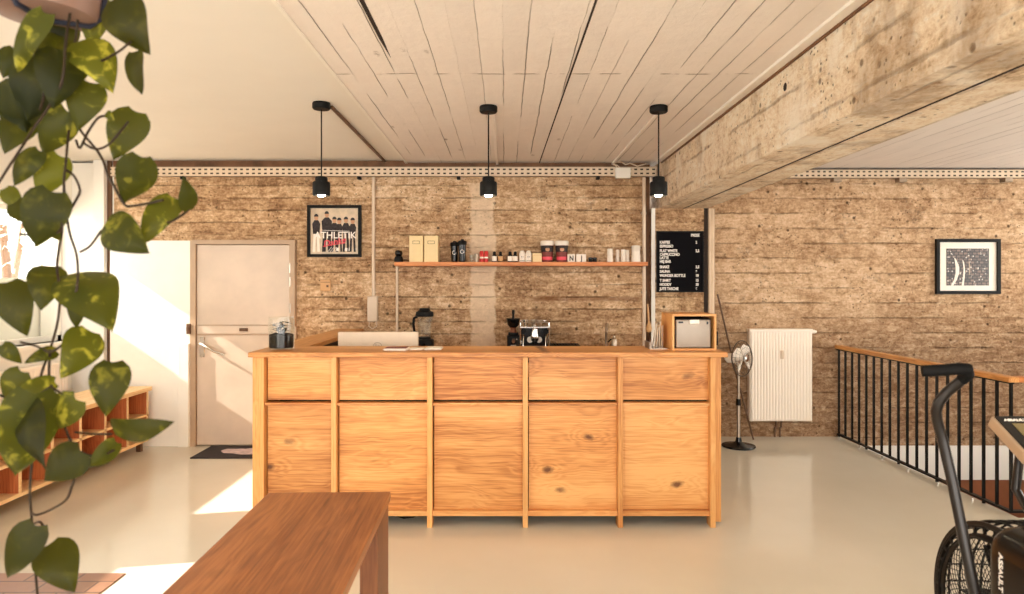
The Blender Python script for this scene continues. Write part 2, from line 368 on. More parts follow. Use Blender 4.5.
# ------------------------------------------------------------------ the room
XL, YB, YR, ZC = -4.12, 6.5, 6.85, 2.68
WX = 6.6
m = MB()
m.box(XL-.3, 3.36, -3.3, YR+.3, -.2, 0); m.box(3.36, WX, -3.3, 4.47, -.2, 0)
S(m.build('floor', 'floor'))
S(box('floor_tiles', 'tiles', XL, -2.0, .2, 3.6, 0., .006))
S(box('wall_back', 'conc', -3.72, 1.33, YB, YB+.5, 0, ZC))
S(box('wall_corner', 'plaster', XL-.3, -3.72, YB, YB+.5, 0, ZC))
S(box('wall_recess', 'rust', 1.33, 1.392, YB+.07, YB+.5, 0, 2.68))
m = MB(); m.box(1.392, 1.905, YB, YB+.5, 0, 2.25); S(m.build('wall_pillar', 'conc'))
S(box('trim_1', 'plaster', 1.392, 1.428, YB-.006, YB, 0, 2.25))
S(box('wall_far', 'conc_r', 1.905, WX+.1, YR, YR+.3, -.09, 2.72))
S(box('trim_2', 'plaster', 3.36, WX, YR-.015, YR+.3, -.43, -.09))
S(box('wall_stairwell', 'brownwall', 3.36, WX, YR, YR+.3, -2.8, -.43))
m = MB(); m.box(3.16, 3.36, 4.47, YR, -2.8, -.2); m.box(3.36, WX, 4.27, 4.47, -2.8, -.2); S(m.build('wall_stairwell_side', 'brownwall'))
S(box('floor_stairwell', 'terracotta', 3.3, WX, 4.4, YR, -2.85, -2.75))
m = MB(); m.box(WX, WX+.2, -3.3, YR+.3, -2.8, .6); m.box(WX, WX+.2, -3.3, YR+.3, 2.5, 2.93); m.box(WX, WX+.2, -3.3, 2.6, .6, 2.5); m.box(WX, WX+.2, 6.4, YR+.3, .6, 2.5)
S(m.build('wall_right', 'conc_r'))
m = MB()  # unseen window, added to light the right side of the room
for y in (2.64, 4.5, 6.36): m.box(WX+.06, WX+.12, y-.04, y+.04, .6, 2.5)
m.box(WX+.06, WX+.12, 2.6, 6.4, .6, .66); m.box(WX+.06, WX+.12, 2.6, 6.4, 2.44, 2.5); w4 = S(m.build('window_4', 'white'))
for a, b in ((2.68, 4.46), (4.54, 6.32)): MB().box(WX+.085, WX+.092, a, b, .66, 2.44).build('window_pane', 'glass', w4)
S(box('ceiling', 'ceil', -.93, 1.46, -3.3, YB+.5, ZC, ZC+.25))
S(box('ceiling_smooth', 'plaster', XL-.3, -.93, -3.3, YB+.5, ZC+.022, ZC+.25))
S(box('ceiling_right', 'ceil', 1.92, WX, -3.3, YR, ZC, ZC+.25))
S(box('ceiling_beam', 'conc_b', 1.46, 1.92, -3.3, YB+.5, 2.25, ZC+.25))
m = MB(); m.box(1.40, 1.46, -1.5, YB-.15, ZC-.016, ZC); S(m.build('trim_3', 'white'))
m = MB(); m.box(1.449, 1.4600, -3.2, YB-.15, ZC-.028, ZC-.016); S(m.build('trim_4', 'rust'))
m = MB(); m.prism([(-.600, -1.5, ZC), (-.562, -1.5, ZC), (-.572, 3.2, ZC), (-.580, 3.47, ZC), (-.590, 3.2, ZC)], (0, 0, -.0015)); S(m.build('trim_5', 'darkgap'))       # open shutter gap in the ceiling
m = MB(); m.tube([(1.70, -3.2, 2.249), (1.70, YB, 2.249)], .004, 5); S(m.build('trim_6', 'darkgap'))
m = MB()
m.prism([(.432, -3.2, ZC), (.446, -3.2, ZC), (.330, YB, ZC), (.322, YB, ZC)], (0, 0, -.0015)); S(m.build('trim_7', 'darkgap'))
m = MB(); m.box(-3.72, 1.33, YB-.02, YB, 2.63, ZC+.02); S(m.build('trim_8', 'rust'))  # dark strip painted as shade in the gap between tray and ceiling
m = MB(); m.box(1.93, WX, YR-.02, YR, 2.655, ZC); S(m.build('trim_9', 'rust'))  # brown strip stands for the shaded gap above the right tray
S(box('trim_10', 'plaster', -3.88, -3.775, YB-.07, YB, 0, ZC+.02, bev=.006))
S(box('trim_11', 'brown', -3.775, -3.735, YB-.02, YB, 0, ZC+.02))
S(box('trim_12', 'darkgap', 1.893, 1.93, YB-.004, YB+.02, 0, 2.25))  # dark strip stands in for shade in the recess beside the pillar
S(box('trim_13', 'white', -.945, -.925, -1.5, YB, ZC-.006, ZC+.02))  # pale strip added as the lit edge of the ceiling step
m = MB(); m.lathe((1.4585, 3.56, 2.557), [(0, 0), (.02, 0), (.024, .003)], 12, (1, 0, 0)); S(m.build('trim_14', 'darkgap'))
# window wall on the left
SILL, HEAD = 1.0, 2.2
m = MB()
m.box(XL-.3, XL, -3.3, YB, 0, SILL); m.box(XL-.3, XL, -3.3, YB, HEAD, ZC+.25)
for y0, y1 in ((-3.3, -2.6), (.45, .75), (3.31, 4.07)): m.box(XL-.3, XL, y0, y1, SILL, HEAD)
S(m.build('wall_left', 'plaster'))
def window(name, y0, y1, bars):
    w = MB(); x0, x1 = XL-.16, XL-.10
    w.box(x0, x1, y0, y1, SILL, SILL+.05); w.box(x0, x1, y0, y1, HEAD-.04, HEAD)
    for y in bars: w.box(x0, x1, y-.025, y+.025, SILL, HEAD)
    fr = S(w.build(name, 'white'))
    for a, b in zip(bars, bars[1:]): MB().box(XL-.135, XL-.128, a+.02, b-.02, SILL+.04, HEAD-.03).build('window_pane', 'glass', fr)
    box('window_sill', 'white', XL-.1, XL+.06, y0, y1, SILL-.03, SILL, fr)
window('window_1', 4.07, 6.5, (4.09, 5.25, 6.47))
window('window_2', .75, 3.31, (.77, 2.0, 3.29))
window('window_3', -2.6, .45, (-2.58, -1.1, .43))
# glazed front behind the camera
m = MB(); m.box(XL-.3, WX, -1.8, -1.6, 0, .25); m.box(XL-.3, WX, -1.8, -1.6, 2.6, ZC+.25); m.box(4.6, WX, -1.8, -1.6, .25, 2.6)
for x in (XL-.15, -1.4, 1.6): m.box(x-.15, x+.15, -1.8, -1.6, .25, 2.6)
S(m.build('wall_front', 'plaster'))
# outdoors on the left
S(box('ground_outside', 'paper', -16, XL-.3, -8, 14, -.3, -.05))
S(box('parapet_outside', 'white', -4.62, -4.44, -3.3, 8.5, -.05, 1.585))
tr = thing('tree', 'bright hazy tree outside the left window', 'tree', (-7.3, 10., -.05))
m = MB(); m.tube([(-7.3, 10., -.05), (-7.25, 10., 1.2), (-7.35, 10., 2.4)], [.10, .08, .05], 8); m.tube([(-7.25, 10., 1.2), (-6.9, 9.8, 2.4)], .04, 6); m.build('trunk', 'brown', tr, True)
m = MB()
for i in range(420):
    a, b, r = random.uniform(0, 2*PI), random.uniform(-1, 1), random.random()**.4
    p = Vector((-7.3+1.0*r*math.cos(a)*math.sqrt(1-b*b), 10.+1.*r*math.sin(a)*math.sqrt(1-b*b), 2.4+.9*r*b))
    u = Vector((random.gauss(0, 1), random.gauss(0, 1), random.gauss(0, 1))).normalized(); w = u.orthogonal().normalized()
    q = [m.bm.verts.new(p+x) for x in (u*.07, w*.035, -u*.07, -w*.035)]; m.bm.faces.new(q)
m.build('foliage', 'treeleaf', tr)

# white panel and steel door at the back left
t = thing('wall_panel', 'plain white cupboard panel standing left of the cream steel door', 'panel', (-3.33, 6.46, 0))
box('panel_board', 'white', -3.72, -2.965, 6.43, 6.499, 0, 1.94, t, .004)
box('edge_strip', 'doorframe', -2.965, -2.945, 6.43, 6.499, 0, 1.94, t)
box('lower_post', 'white', -3.07, -2.968, 6.405, 6.43, 0, .97, t, .004)
m = MB(); m.box(-2.99, -2.955, 6.405, 6.43, 1.06, 1.155, .003); m.box(-2.985, -2.96, 6.39, 6.405, 1.085, 1.13, .003); m.build('latch', 'brown', t)
d = bpy.data.objects.new('door_1', None); C.objects.link(d); d.location = (-2.46, 6.46, 0); S(d)
m = MB(); m.box(-2.945, -2.915, 6.43, 6.499, 0, 1.905); m.box(-2.03, -1.98, 6.43, 6.499, 0, 1.905); m.box(-2.945, -1.98, 6.43, 6.499, 1.905, 1.945); m.build('door_frame', 'doorframe', d)
m = MB(); m.box(-2.912, -2.035, 6.452, 6.495, .01, 1.90, .004); m.box(-2.905, -2.04, 6.442, 6.452, 1.06, 1.135, .004); lf = m.build('door_leaf', 'doorpaint', d)
m = MB(); m.box(-2.905, -2.04, 6.4465, 6.4515, 1.045, 1.057); m.box(-2.905, -2.04, 6.4465, 6.4515, 1.138, 1.146); m.build('leaf_groove', 'doorframe', d)
m = MB(); m.box(-2.88, -2.835, 6.44, 6.452, .84, 1.03, .004); m.tube([(-2.855, 6.452, .97), (-2.855, 6.40, .97), (-2.83, 6.385, .965), (-2.72, 6.38, .90), (-2.62, 6.385, .87)], [.012, .012, .013, .011, .009], 8); m.build('door_handle', 'chrome', d, True)
m = MB(); m.tube([(-2.48, 6.455, 1.10), (-2.48, 6.425, 1.10)], .016, 10); m.box(-2.50, -2.42, 6.42, 6.435, 1.085, 1.115, .004); m.build('door_knob', 'brown', d)
for z in (1.30, 1.55, 1.68): m = MB(); m.tube([(-2.025, 6.435, z-.045), (-2.025, 6.435, z+.045)], .011, 8); m.build('hinge', 'steel', d)
m = MB(); m.box(-2.03, -1.955, 6.40, 6.43, 1.02, 1.13, .004); m.tube([(-1.99, 6.415, 1.0), (-1.99, 6.415, .93)], .008, 6); m.build('strike_box', 'doorframe', d)

mt = thing('door_mat', 'charcoal door mat with pale print before the steel door', 'mat', (-2.3, 6.2, 0))
box('mat_base', 'mat', -2.76, -1.86, 5.98, 6.42, 0, .010, mt, .003)
m = MB()
for a, b, r in ((-2.45, 6.22, .12), (-2.3, 6.20, .15), (-2.12, 6.24, .13), (-2.0, 6.18, .09)):
    m.prism([(a+r*1.25*math.cos(k*PI/7)*(.8+.35*random.random()), b+r*.75*math.sin(k*PI/7)*(.8+.35*random.random()), .0102) for k in range(14)], (0, 0, .0012+.0003*random.random()))
m.build('mat_print', 'matprint', mt)

# ------------------------------------------------------------------ shoe bench and radiator on the left
sb = thing('cubby_bench', 'long low wooden cubby bench under the left window', 'bench', (-3.5, 4.4, 0))
X0, X1, Y0, Y1 = -3.72, -3.29, 2.62, 6.30
box('bench_top', 'plyY', X0-.02, X1+.02, Y0, Y1+.03, .545, .582, sb, .003)
m = MB(); m.box(X0, X1, Y0, Y1, .315, .335); m.build('middle_shelf', 'plyY', sb)
box('bottom_board', 'plyY', X0, X1, Y0, Y1, .085, .11, sb)
box('back_board', 'redwood', X0, X0+.015, Y0, Y1, .11, .545, sb)
for i in range(12):
    y = Y1-.012-i*.33
    if y > Y0-.02:
        p = box('divider', 'redwood', X0+.015, X1-.006, y-.010, y+.010, .11, .545, sb)
        MB().box(X1-.006, X1, y-.012, y+.012, .11, .545).build('divider_edge', 'plyY', p)
for x in (X0+.05, X1-.05):
    for y in (Y0+.05, 4.45, Y1-.06): box('leg', 'brown', x-.02, x+.02, y-.02, y+.02, 0, .085, sb)

def radiator(name, label, cx, w, z0, z1, face_y, ribs, group=None):
    r = thing(name, label, 'radiator', (cx, face_y, 0), group)
    m = MB(); m.box(cx-w/2, cx+w/2, face_y+.012, face_y+.085, z0, z1-.008, .006)
    m.build('radiator_body', 'white2', r)
    m = MB(); n = ribs; p = (w-.02)/n
    pts = []
    for i in range(n):
        a = cx-w/2+.01+i*p; pts += [(a, face_y+.006), (a+p*.2, face_y), (a+p*.74, face_y), (a+p*.94, face_y+.006)]
    pts.append((cx+w/2-.01, face_y+.006))
    lo = [m.bm.verts.new((x, y, z0+.012)) for x, y in pts]; hi = [m.bm.verts.new((x, y, z1-.03)) for x, y in pts]
    for i in range(len(lo)-1): m.bm.faces.new((lo[i], lo[i+1], hi[i+1], hi[i]))
    m.build('ribbed_front', 'white2', r)
    m = MB(); m.box(cx-w/2-.004, cx+w/2+.004, face_y-.002, face_y+.09, z1-.03, z1, .004); m.build('top_grille', 'white2', r)
    return r
r = radiator('radiator', 'cream panel radiator on the brown concrete wall beside the fan', 2.735, .62, .17, 1.085, 6.755, 20)
m = MB(); m.tube([(3.045, 6.80, 1.055), (3.085, 6.80, 1.055)], .018, 12); m.tube([(3.085, 6.80, 1.055), (3.10, 6.80, 1.055)], .013, 12); m.build('valve', 'white2', r, True)
m = MB(); m.box(2.722, 2.752, 6.737, 6.755, .79, .875, .004); m.box(2.732, 2.742, 6.735, 6.737, .852, .862); m.build('heat_meter', 'conduit', r)
m = MB(); m.tube([(2.70, 6.80, .17), (2.70, 6.80, .11), (2.70, 6.835, .09), (2.70, 6.835, 0)], .010, 8); m.tube([(2.75, 6.80, .17), (2.75, 6.80, .11), (2.75, 6.835, .09), (2.75, 6.835, 0)], .010, 8); m.build('feed_pipe', 'brown', r, True)
# second radiator hangs on the window wall, so its face looks into the room
r2 = radiator('radiator', 'white ribbed radiator under the left window behind the cubby bench', 0, 1.9, .2, .82, 0, 48)
m = MB(); m.tube([(.8, .05, .2), (.8, .05, 0)], .01, 8); m.build('feed_pipe', 'white2', r2, True)
r2.rotation_euler = (0, 0, PI/2); r2.location = (XL+.10, 5.35, 0)

# ------------------------------------------------------------------ bar
bar = thing('bar_counter', 'honey wood bar counter with panelled front and upright posts', 'counter', (0, 4.3, 0))
PXS = [-1.53, -1.075, -.473, .128, .724, 1.306]
box('worktop', 'woodX', -1.60, 1.388, 4.25, 4.69, 1.073, 1.104, bar, .003)
for x in PXS: box('post', 'woodZ', x-.0165, x+.0165, 4.285, 4.37, 0, 1.073, bar, .002)
for a, b in zip(PXS, PXS[1:]):
    a += .0165; b -= .0165
    box('upper_panel', 'woodX', a+.007, b, 4.338, 4.358, .794, 1.073, bar)
    box('lower_panel', 'woodX', a+.007, b, 4.334, 4.354, .10, .765, bar)
    box('middle_rail', 'woodX', a, b, 4.298, 4.365, .764, .782, bar, .0015)
    box('bottom_rail', 'woodX', a, b, 4.300, 4.365, .068, .102, bar, .0015)
box('end_panel', 'woodZ', -1.59, -1.547, 4.30, 4.69, 0, 1.073, bar, .002)
box('end_panel', 'woodZ', 1.323, 1.372, 4.335, 5.2, .02, 1.073, bar, .002)
box('inner_worktop', 'woodX', -1.36, 1.32, 4.69, 5.25, .89, .925, bar)
box('inner_cabinet', 'black', -1.33, 1.32, 4.40, 5.22, .11, .89, bar)
m = MB(); m.box(-1.30, 1.30, 4.55, 5.15, 0.0, .11); m.build('plinth', 'black', bar)
rc = thing('side_counter', 'wood topped side counter running from the bar back to the wall', 'counter', (-1.47, 5.6, 0))
box('side_worktop', 'woodY', -1.60, -1.345, 4.69, 6.495, 1.073, 1.104, rc, .003)
box('side_panel', 'woodZ', -1.59, -1.55, 4.70, 6.495, 0, 1.073, rc)
box('inner_panel', 'black', -1.55, -1.37, 4.70, 6.495, .0, 1.073, rc)  # black panel stands in for the shade under the side worktop
bc = thing('back_counter', 'low work counter along the concrete wall behind the bar', 'counter', (0, 6.2, 0))
box('back_worktop', 'woodX', -1.36, 1.30, 5.88, 6.495, .895, .925, bc, .003)
box('cabinet_body', 'black', -1.36, 1.30, 5.93, 6.49, 0, .895, bc)

# things on the bar
j = thing('terrarium_jar', 'glass jar with soil and a small plant on the bar', 'jar', (-1.46, 4.46, 1.104))
c = (-1.46, 4.46, 1.104)
MB().lathe(c, [(0, .002), (.078, .002), (.083, .012), (.083, .185), (.079, .200), (.083, .212), (.079, .212), (.075, .200), (.079, .185), (.079, .016), (.074, .010), (0, .010)], 32).build('jar_glass', 'jar', j, True)
MB().lathe(c, [(0, .012), (.074, .012), (.077, .02), (.077, .095), (.05, .105), (.02, .10), (0, .105)], 24).build('soil', 'soil', j, True)
m = MB()
for i in range(90):
    a = random.uniform(0, 2*PI); rr = random.uniform(.005, .06); h = random.uniform(.105, .185)
    p = Vector(c)+Vector((rr*math.cos(a), rr*math.sin(a), h)); u = Vector((math.cos(a), math.sin(a), random.uniform(-.4, .5))).normalized(); w = u.cross(Vector((0, 0, 1))).normalized()
    L_ = random.uniform(.014, .024)
    q = [m.bm.verts.new(p+x) for x in (-u*L_, w*L_*.55+u*.2*L_, u*L_, -w*L_*.55+u*.2*L_)]; m.bm.faces.new(q)
for i in range(9):
    a = random.uniform(0, 2*PI); m.tube([Vector(c)+Vector((0, 0, .07)), Vector(c)+Vector((.035*math.cos(a), .035*math.sin(a), .14))], .0025, 5)
lt = m.bm.faces.layers.float.new('tone') if False else None
jp = m.build('jar_plant', plain('terrarium plant', lin(30, 34, 16), .6, 0, .3, 60., spec=.08), j)

mo = thing('computer_monitor', 'white desktop monitor seen from behind on the bar', 'monitor', (-.90, 4.87, .925))
box('monitor_back', 'conduit', -1.187, -.617, 4.85, 4.885, .975, 1.190, mo, .006, 3)
m = MB(); m.box(-.96, -.84, 4.86, 4.99, .925, .935, .003); m.box(-.93, -.87, 4.885, 4.91, .935, 1.06, .003); m.build('stand', 'silver', mo)
m = MB(); m.ring((-.905, 4.848, 1.085), (0, 1, 0), .030, .0022, 28, 5)
m.tube([(-.915, 4.848, 1.106), (-.921, 4.848, 1.070)], .0025, 5); m.tube([(-.918, 4.848, 1.088), (-.908, 4.848, 1.092), (-.909, 4.848, 1.072)], .0025, 5)
m.tube([(-.897, 4.848, 1.095), (-.903, 4.848, 1.060)], .0025, 5); m.tube([(-.896, 4.848, 1.092), (-.887, 4.848, 1.088), (-.890, 4.848, 1.075), (-.900, 4.848, 1.074)], .0025, 5)
m.build('round_logo', 'galv', mo)
box('screen', 'gloss', -1.18, -.624, 4.886, 4.890, .985, 1.182, mo)
for (x0, x1, y0, y1, n, lab, mm) in ((-.775, -.63, 4.36, 4.50, 6, 'brown covered leaflet pile on the bar before the monitor', 'maroon'), (-.615, -.53, 4.40, 4.52, 3, 'small white leaflet between two paper piles on the bar', 'paper'), (-.515, -.415, 4.40, 4.54, 5, 'pale leaflet pile on the bar nearest the blender', 'paper')):
    t = thing('leaflet', lab, 'leaflet', ((x0+x1)/2, (y0+y1)/2, 1.104))
    m = MB()
    for k in range(n): m.box(x0+random.uniform(-.008, .008), x1+random.uniform(-.008, .008), y0+random.uniform(-.008, .008), y1+random.uniform(-.008, .008), 1.1042+k*.0022, 1.106+k*.0022)
    m.build('pages', 'paper', t)
    z = 1.1042+n*.0022
    m = MB(); m.box(x0+.004, x1-.004, y0+.004, y1-.004, z, z+.001); m.build('cover', mm, t)

ac = thing('appliance_box', 'open fronted wooden case on the right end of the bar', 'case', (1.21, 4.53, 1.104))
bx0, bx1, by0, by1, bz0, bz1 = 1.072, 1.356, 4.38, 4.68, 1.104, 1.337
box('case_top', 'woodX', bx0, bx1, by0, by1, bz1-.014, bz1, ac); box('case_base', 'woodX', bx0, bx1, by0, by1, bz0, bz0+.012, ac)
for x in (bx0, bx1-.014): box('case_side', 'woodZ', x, x+.014, by0, by1, bz0+.012, bz1-.014, ac)
box('case_back', 'black', bx0+.014, bx1-.014, by1-.01, by1, bz0+.012, bz1-.014, ac)
ap = thing('ice_maker', 'small silver appliance inside the wooden case on the bar', 'appliance', (1.21, 4.53, 1.116))
box('appliance_body', 'black', 1.098, 1.332, 4.425, 4.66, 1.117, 1.306, ap, .006)
box('appliance_door', 'silver', 1.103, 1.327, 4.405, 4.425, 1.119, 1.300, ap, .008, 3)
m = MB(); m.box(1.19, 1.252, 4.396, 4.406, 1.272, 1.300, .003); m.build('door_catch', 'white2', ap)
box('badge', 'gloss', 1.118, 1.150, 4.403, 4.406, 1.277, 1.288, ap); box('indicator', 'gloss', 1.300, 1.312, 4.403, 4.406, 1.270, 1.288, ap)
lh = thing('leaflet_rack', 'small rack of white flyers leaning against the wooden case', 'flyers', (1.0, 4.52, 1.104))
for k in range(5):
    x = .955+k*.020; tilt = .20-.05*k; zt = 1.225+.014*((k*3) % 5)
    MB().prism([(x, 4.47+.01*k, 1.105), (x+.003, 4.47+.01*k, 1.105), (x+.003+tilt*.10, 4.47+.01*k, zt), (x+tilt*.10, 4.47+.01*k, zt)], (.03, .10, 0)).build('flyer', 'paper', lh)
m = MB(); m.box(.945, 1.062, 4.455, 4.62, 1.104, 1.110); m.box(.945, .949, 4.455, 4.62, 1.110, 1.15); m.build('rack_base', 'steel', lh)
cb = MB(); cb.tube([(-.75, 4.53, .012), (-.70, 4.47, .012), (-.66, 4.44, .012), (-.60, 4.46, .012), (-.55, 4.53, .012)], .008, 6); tag(cb.build('power_cable', 'black', None, True), 'black cable on the floor under the bar front', 'cable')

# things on the back counter
bl = thing('jug_blender', 'black lidded jug blender on the back counter', 'blender', (-.73, 6.2, .925)); b0 = (-.73, 6.2, .925)
m = MB(); m.box(-.81, -.65, 6.12, 6.29, .925, 1.03, .022, 3); m.lathe(b0, [(.06, .10), (.055, .125), (0, .125)], 20); bb = m.build('motor_base', 'black', bl, True)
m = MB(); m.tube([(-.73, 6.118, .975), (-.73, 6.105, .975)], .020, 14); m.build('dial', 'gloss', bb, True)
MB().lathe(b0, [(.052, .125), (.056, .14), (.075, .315), (.071, .315), (.052, .145), (0, .14)], 24).build('jug', 'jar', bl, True)
m = MB(); m.lathe(b0, [(0, .31), (.078, .31), (.082, .325), (.078, .35), (.05, .365), (.045, .385), (0, .388)], 24); m.build('lid', 'black', bl, True)
m = MB(); m.tube([(-.795, 6.2, 1.235), (-.825, 6.2, 1.22), (-.832, 6.2, 1.17), (-.822, 6.2, 1.10), (-.79, 6.2, 1.085)], .012, 8); m.build('handle', 'black', bl, True)

g = thing('coffee_grinder', 'dark coffee grinder with bowl hopper beside the espresso machine', 'coffee grinder', (.075, 6.2, .925)); g0 = Vector((.075, 6.2, .925))
m = MB(); m.box(.018, .132, 6.12, 6.29, .925, 1.065, .012, 2); m.box(.03, .12, 6.16, 6.28, 1.065, 1.09, .01, 2); m.build('grinder_body', 'black', g)
MB().lathe(g0, [(.028, .14), (.030, .165), (.024, .20), (.034, .215)], 18).build('neck', 'coffee', g, True)
MB().lathe(g0, [(.026, .205), (.052, .235), (.060, .275), (.062, .285), (.062, .295), (.02, .298), (0, .298)], 24).build('hopper', 'gloss', g, True)
m = MB(); m.lathe(g0, [(.012, .297), (.010, .325), (.014, .345), (.013, .368), (0, .372)], 12); m.build('hopper_knob', 'black', g, True)
m = MB(); m.box(.05, .10, 6.075, 6.12, .975, .985); m.tube([(.075, 6.12, 1.03), (.075, 6.085, 1.015)], .014, 10); m.build('spout', 'steel', g)
box('plate', 'letter', .045, .105, 6.117, 6.121, .945, .96, g); box('switch', 'letter', .10, .11, 6.117, 6.121, 1.03, 1.04, g)

e = thing('espresso_machine', 'chrome espresso machine on the back counter', 'coffee machine', (.265, 6.2, .925))
ex0, ex1, ey0, ey1 = .128, .402, 6.06, 6.42
m = MB(); m.box(ex0+.02, ex1-.02, 6.17, ey1, .945, 1.145, .006); m.build('machine_body', 'gloss', e)
m = MB()
for x in (ex0+.008, ex1-.008):
    for y in (ey0+.01, ey1-.01): m.tube([(x, y, .925), (x, y, 1.15)], .008, 8)
m.box(ex0, ex1, ey0, ey1, 1.138, 1.152, .003); m.box(ex0+.005, ex1-.005, ey0+.005, ey1-.005, .940, .952, .003); m.build('chrome_frame', 'chrome', e)
m = MB(); m.box(ex0+.02, ex1-.02, 6.160, 6.171, 1.055, 1.135, .002); m.build('front_plate', 'gloss', e)
m = MB()
for z in (1.185,): m.tube([(ex0+.01, ey0+.03, 1.15), (ex0+.01, ey0+.03, z), (ex0+.01, ey1-.02, z), (ex1-.01, ey1-.02, z), (ex1-.01, ey0+.03, z), (ex1-.01, ey0+.03, 1.15)], .004, 6)
m.tube([(ex0+.01, ey0+.03, 1.185), (ex1-.01, ey0+.03, 1.185)], .004, 6); m.build('cup_rail', 'chrome', e)
m = MB(); m.tube([(.265, 6.16, 1.10), (.265, 6.09, 1.10)], .028, 16); m.lathe((.265, 6.09, 1.0), [(.0, .045), (.034, .045), (.036, .07), (.03, .09), (.03, .13), (.02, .14), (.016, .165), (0, .167)], 18); m.build('group_head', 'chrome', e, True)
m = MB(); m.lathe((.265, 6.09, 1.0), [(.0, .012), (.02, .014), (.033, .03), (.034, .046)], 16); m.tube([(.265, 6.06, 1.03), (.265, 5.98, 1.015)], [.009, .013], 10); m.build('portafilter', 'black', e, True)
for x in (.165, .365):
    m = MB(); m.tube([(x, 6.16, 1.105), (x, 6.125, 1.105)], .021, 14); m.tube([(x, 6.125, 1.105), (x, 6.11, 1.105)], .026, 14); m.build('steam_knob', 'black', e, True)
    m = MB(); m.tube([(x, 6.15, 1.08), (x, 6.10, 1.06), (x-.003, 6.085, 1.02), (x-.004, 6.08, .965)], .005, 6); m.build('steam_wand', 'chrome', e, True)
m = MB(); m.lathe((.225, 6.14, 1.03), [(.026, 0), (.028, .006), (0, .006)], 16, (0, -1, 0)); m.lathe((.305, 6.14, 1.03), [(.026, 0), (.028, .006), (0, .006)], 16, (0, -1, 0)); m.build('gauge', 'gaugeface', e)
m = MB(); m.box(ex0+.03, ex1-.03, ey0+.01, 6.165, .952, .965, .002); m.build('drip_tray', 'steel', e)
for k, (x, y) in enumerate(((.19, 6.25), (.265, 6.3), (.315, 6.22))):
    cpx = MB().lathe((x, y, 1.152), [(0, .002), (.018, .002), (.028, .03), (.030, .05), (.027, .05), (.024, .03), (0, .008)], 16).build('espresso_cup', 'chrome' if k == 0 else 'steel', None, True)
    tag(cpx, ['metal cup at the left on the espresso machine', 'metal cup in the middle on the espresso machine', 'metal cup at the right on the espresso machine'][k], 'cup', 'cups on the espresso machine')
dr = thing('dish_tray', 'low black dish tray beside the espresso machine', 'tray', (.55, 6.2, .925))
m = MB(); m.box(.42, .68, 6.06, 6.40, .925, .935); 
for a in ((.42, .43, 6.06, 6.40), (.67, .68, 6.06, 6.40), (.42, .68, 6.06, 6.07), (.42, .68, 6.39, 6.40)): m.box(*a, .935, .975)
m.build('tray_shell', 'black', dr)
m = MB()
for i in range(9): m.tube([(.44+i*.027, 6.08, .977), (.44+i*.027, 6.38, .977)], .003, 5)
m.build('wire_grid', 'blacksteel', dr)
fa = thing('water_tap', 'tall dark tap behind the bar', 'tap', (.94, 6.34, .925))
m = MB(); m.lathe((.94, 6.34, .925), [(0, 0), (.026, 0), (.026, .012), (.016, .02), (.014, .03)], 16); m.tube([(.94, 6.34, .945), (.94, 6.34, 1.10), (.937, 6.31, 1.155), (.93, 6.26, 1.165), (.925, 6.215, 1.14), (.924, 6.20, 1.09)], .011, 10); m.build('spout', 'steel', fa, True)
m = MB(); m.tube([(.955, 6.34, .99), (.985, 6.33, 1.02)], .007, 8); m.build('lever', 'gloss', fa, True)
so = thing('soap_pump', 'small steel soap pump right of the tap', 'dispenser', (1.01, 6.32, .925))
MB().lathe((1.01, 6.32, .925), [(0, 0), (.024, 0), (.025, .09), (.018, .105), (.009, .11), (.008, .13), (0, .131)], 16).build('pump_body', 'steel', so, True)
m = MB(); m.tube([(1.01, 6.32, 1.05), (1.01, 6.30, 1.068), (1.005, 6.26, 1.062)], .006, 8); m.build('nozzle', 'chrome', so, True)
br = thing('hanging_brush', 'small wooden brush hanging beside the right conduit', 'brush', (1.358, 6.46, 1.32))
m = MB(); m.tube([(1.352, 6.475, 1.34), (1.362, 6.465, 1.16)], .008, 8); m.build('brush_handle', 'tan', br, True)
MB().lathe((1.362, 6.465, 1.07), [(0, 0), (.024, .01), (.028, .04), (.02, .075), (.008, .10), (0, .10)], 14).build('brush_head', 'tan', br, True)

# ------------------------------------------------------------------ wall shelf and its row of things
ws = thing('wall_shelf', 'long orange wood shelf on the concrete wall above the bar', 'shelf', (.14, 6.4, 1.7))
SZ = 1.733
box('shelf_board', 'shelfX', -1.02, 1.318, 6.29, 6.497, SZ-.036, SZ, ws, .002)
sx = lambda px, y=6.36: (px-VX)/F*y
sh = lambda py, y=6.36: CAMZ+(VY-py)/F*y
o = thing('knob_ornament', 'small black two lobed ornament at the left shelf end', 'ornament', (sx(398.5), 6.37, SZ))
MB().lathe((sx(398.5), 6.37, SZ), [(0, 0), (.040, 0), (.042, .02), (.036, .05), (.024, .058)], 18).build('ornament_base', 'black', o, True)
MB().lathe((sx(398.5), 6.37, SZ), [(.022, .056), (.033, .068), (.036, .088), (.028, .108), (0, .114)], 18).build('ornament_head', 'gloss', o, True)
for i, (a, b) in enumerate(((409.2, 423), (424.3, 438))):
    x0, x1 = sx(a, 6.31), sx(b, 6.31); h = .243
    t = thing('box_file', ['cream box file on the shelf, the left of two', 'cream box file on the shelf nearest the black bottles'][i], 'box file', ((x0+x1)/2, 6.4, SZ), 'cream box files on the shelf')
    box('file_case', 'ivory', x0, x1, 6.31, 6.49, SZ, SZ+h, t, .002)
    xm = (x0+x1)/2; m = MB()
    for q in ((xm-.032, xm+.032, SZ+.193, SZ+.196), (xm-.032, xm+.032, SZ+.167, SZ+.170), (xm-.032, xm-.029, SZ+.170, SZ+.193), (xm+.029, xm+.032, SZ+.170, SZ+.193)): m.box(q[0], q[1], 6.306, 6.31, q[2], q[3])
    m.build('label_holder', 'brown', t)
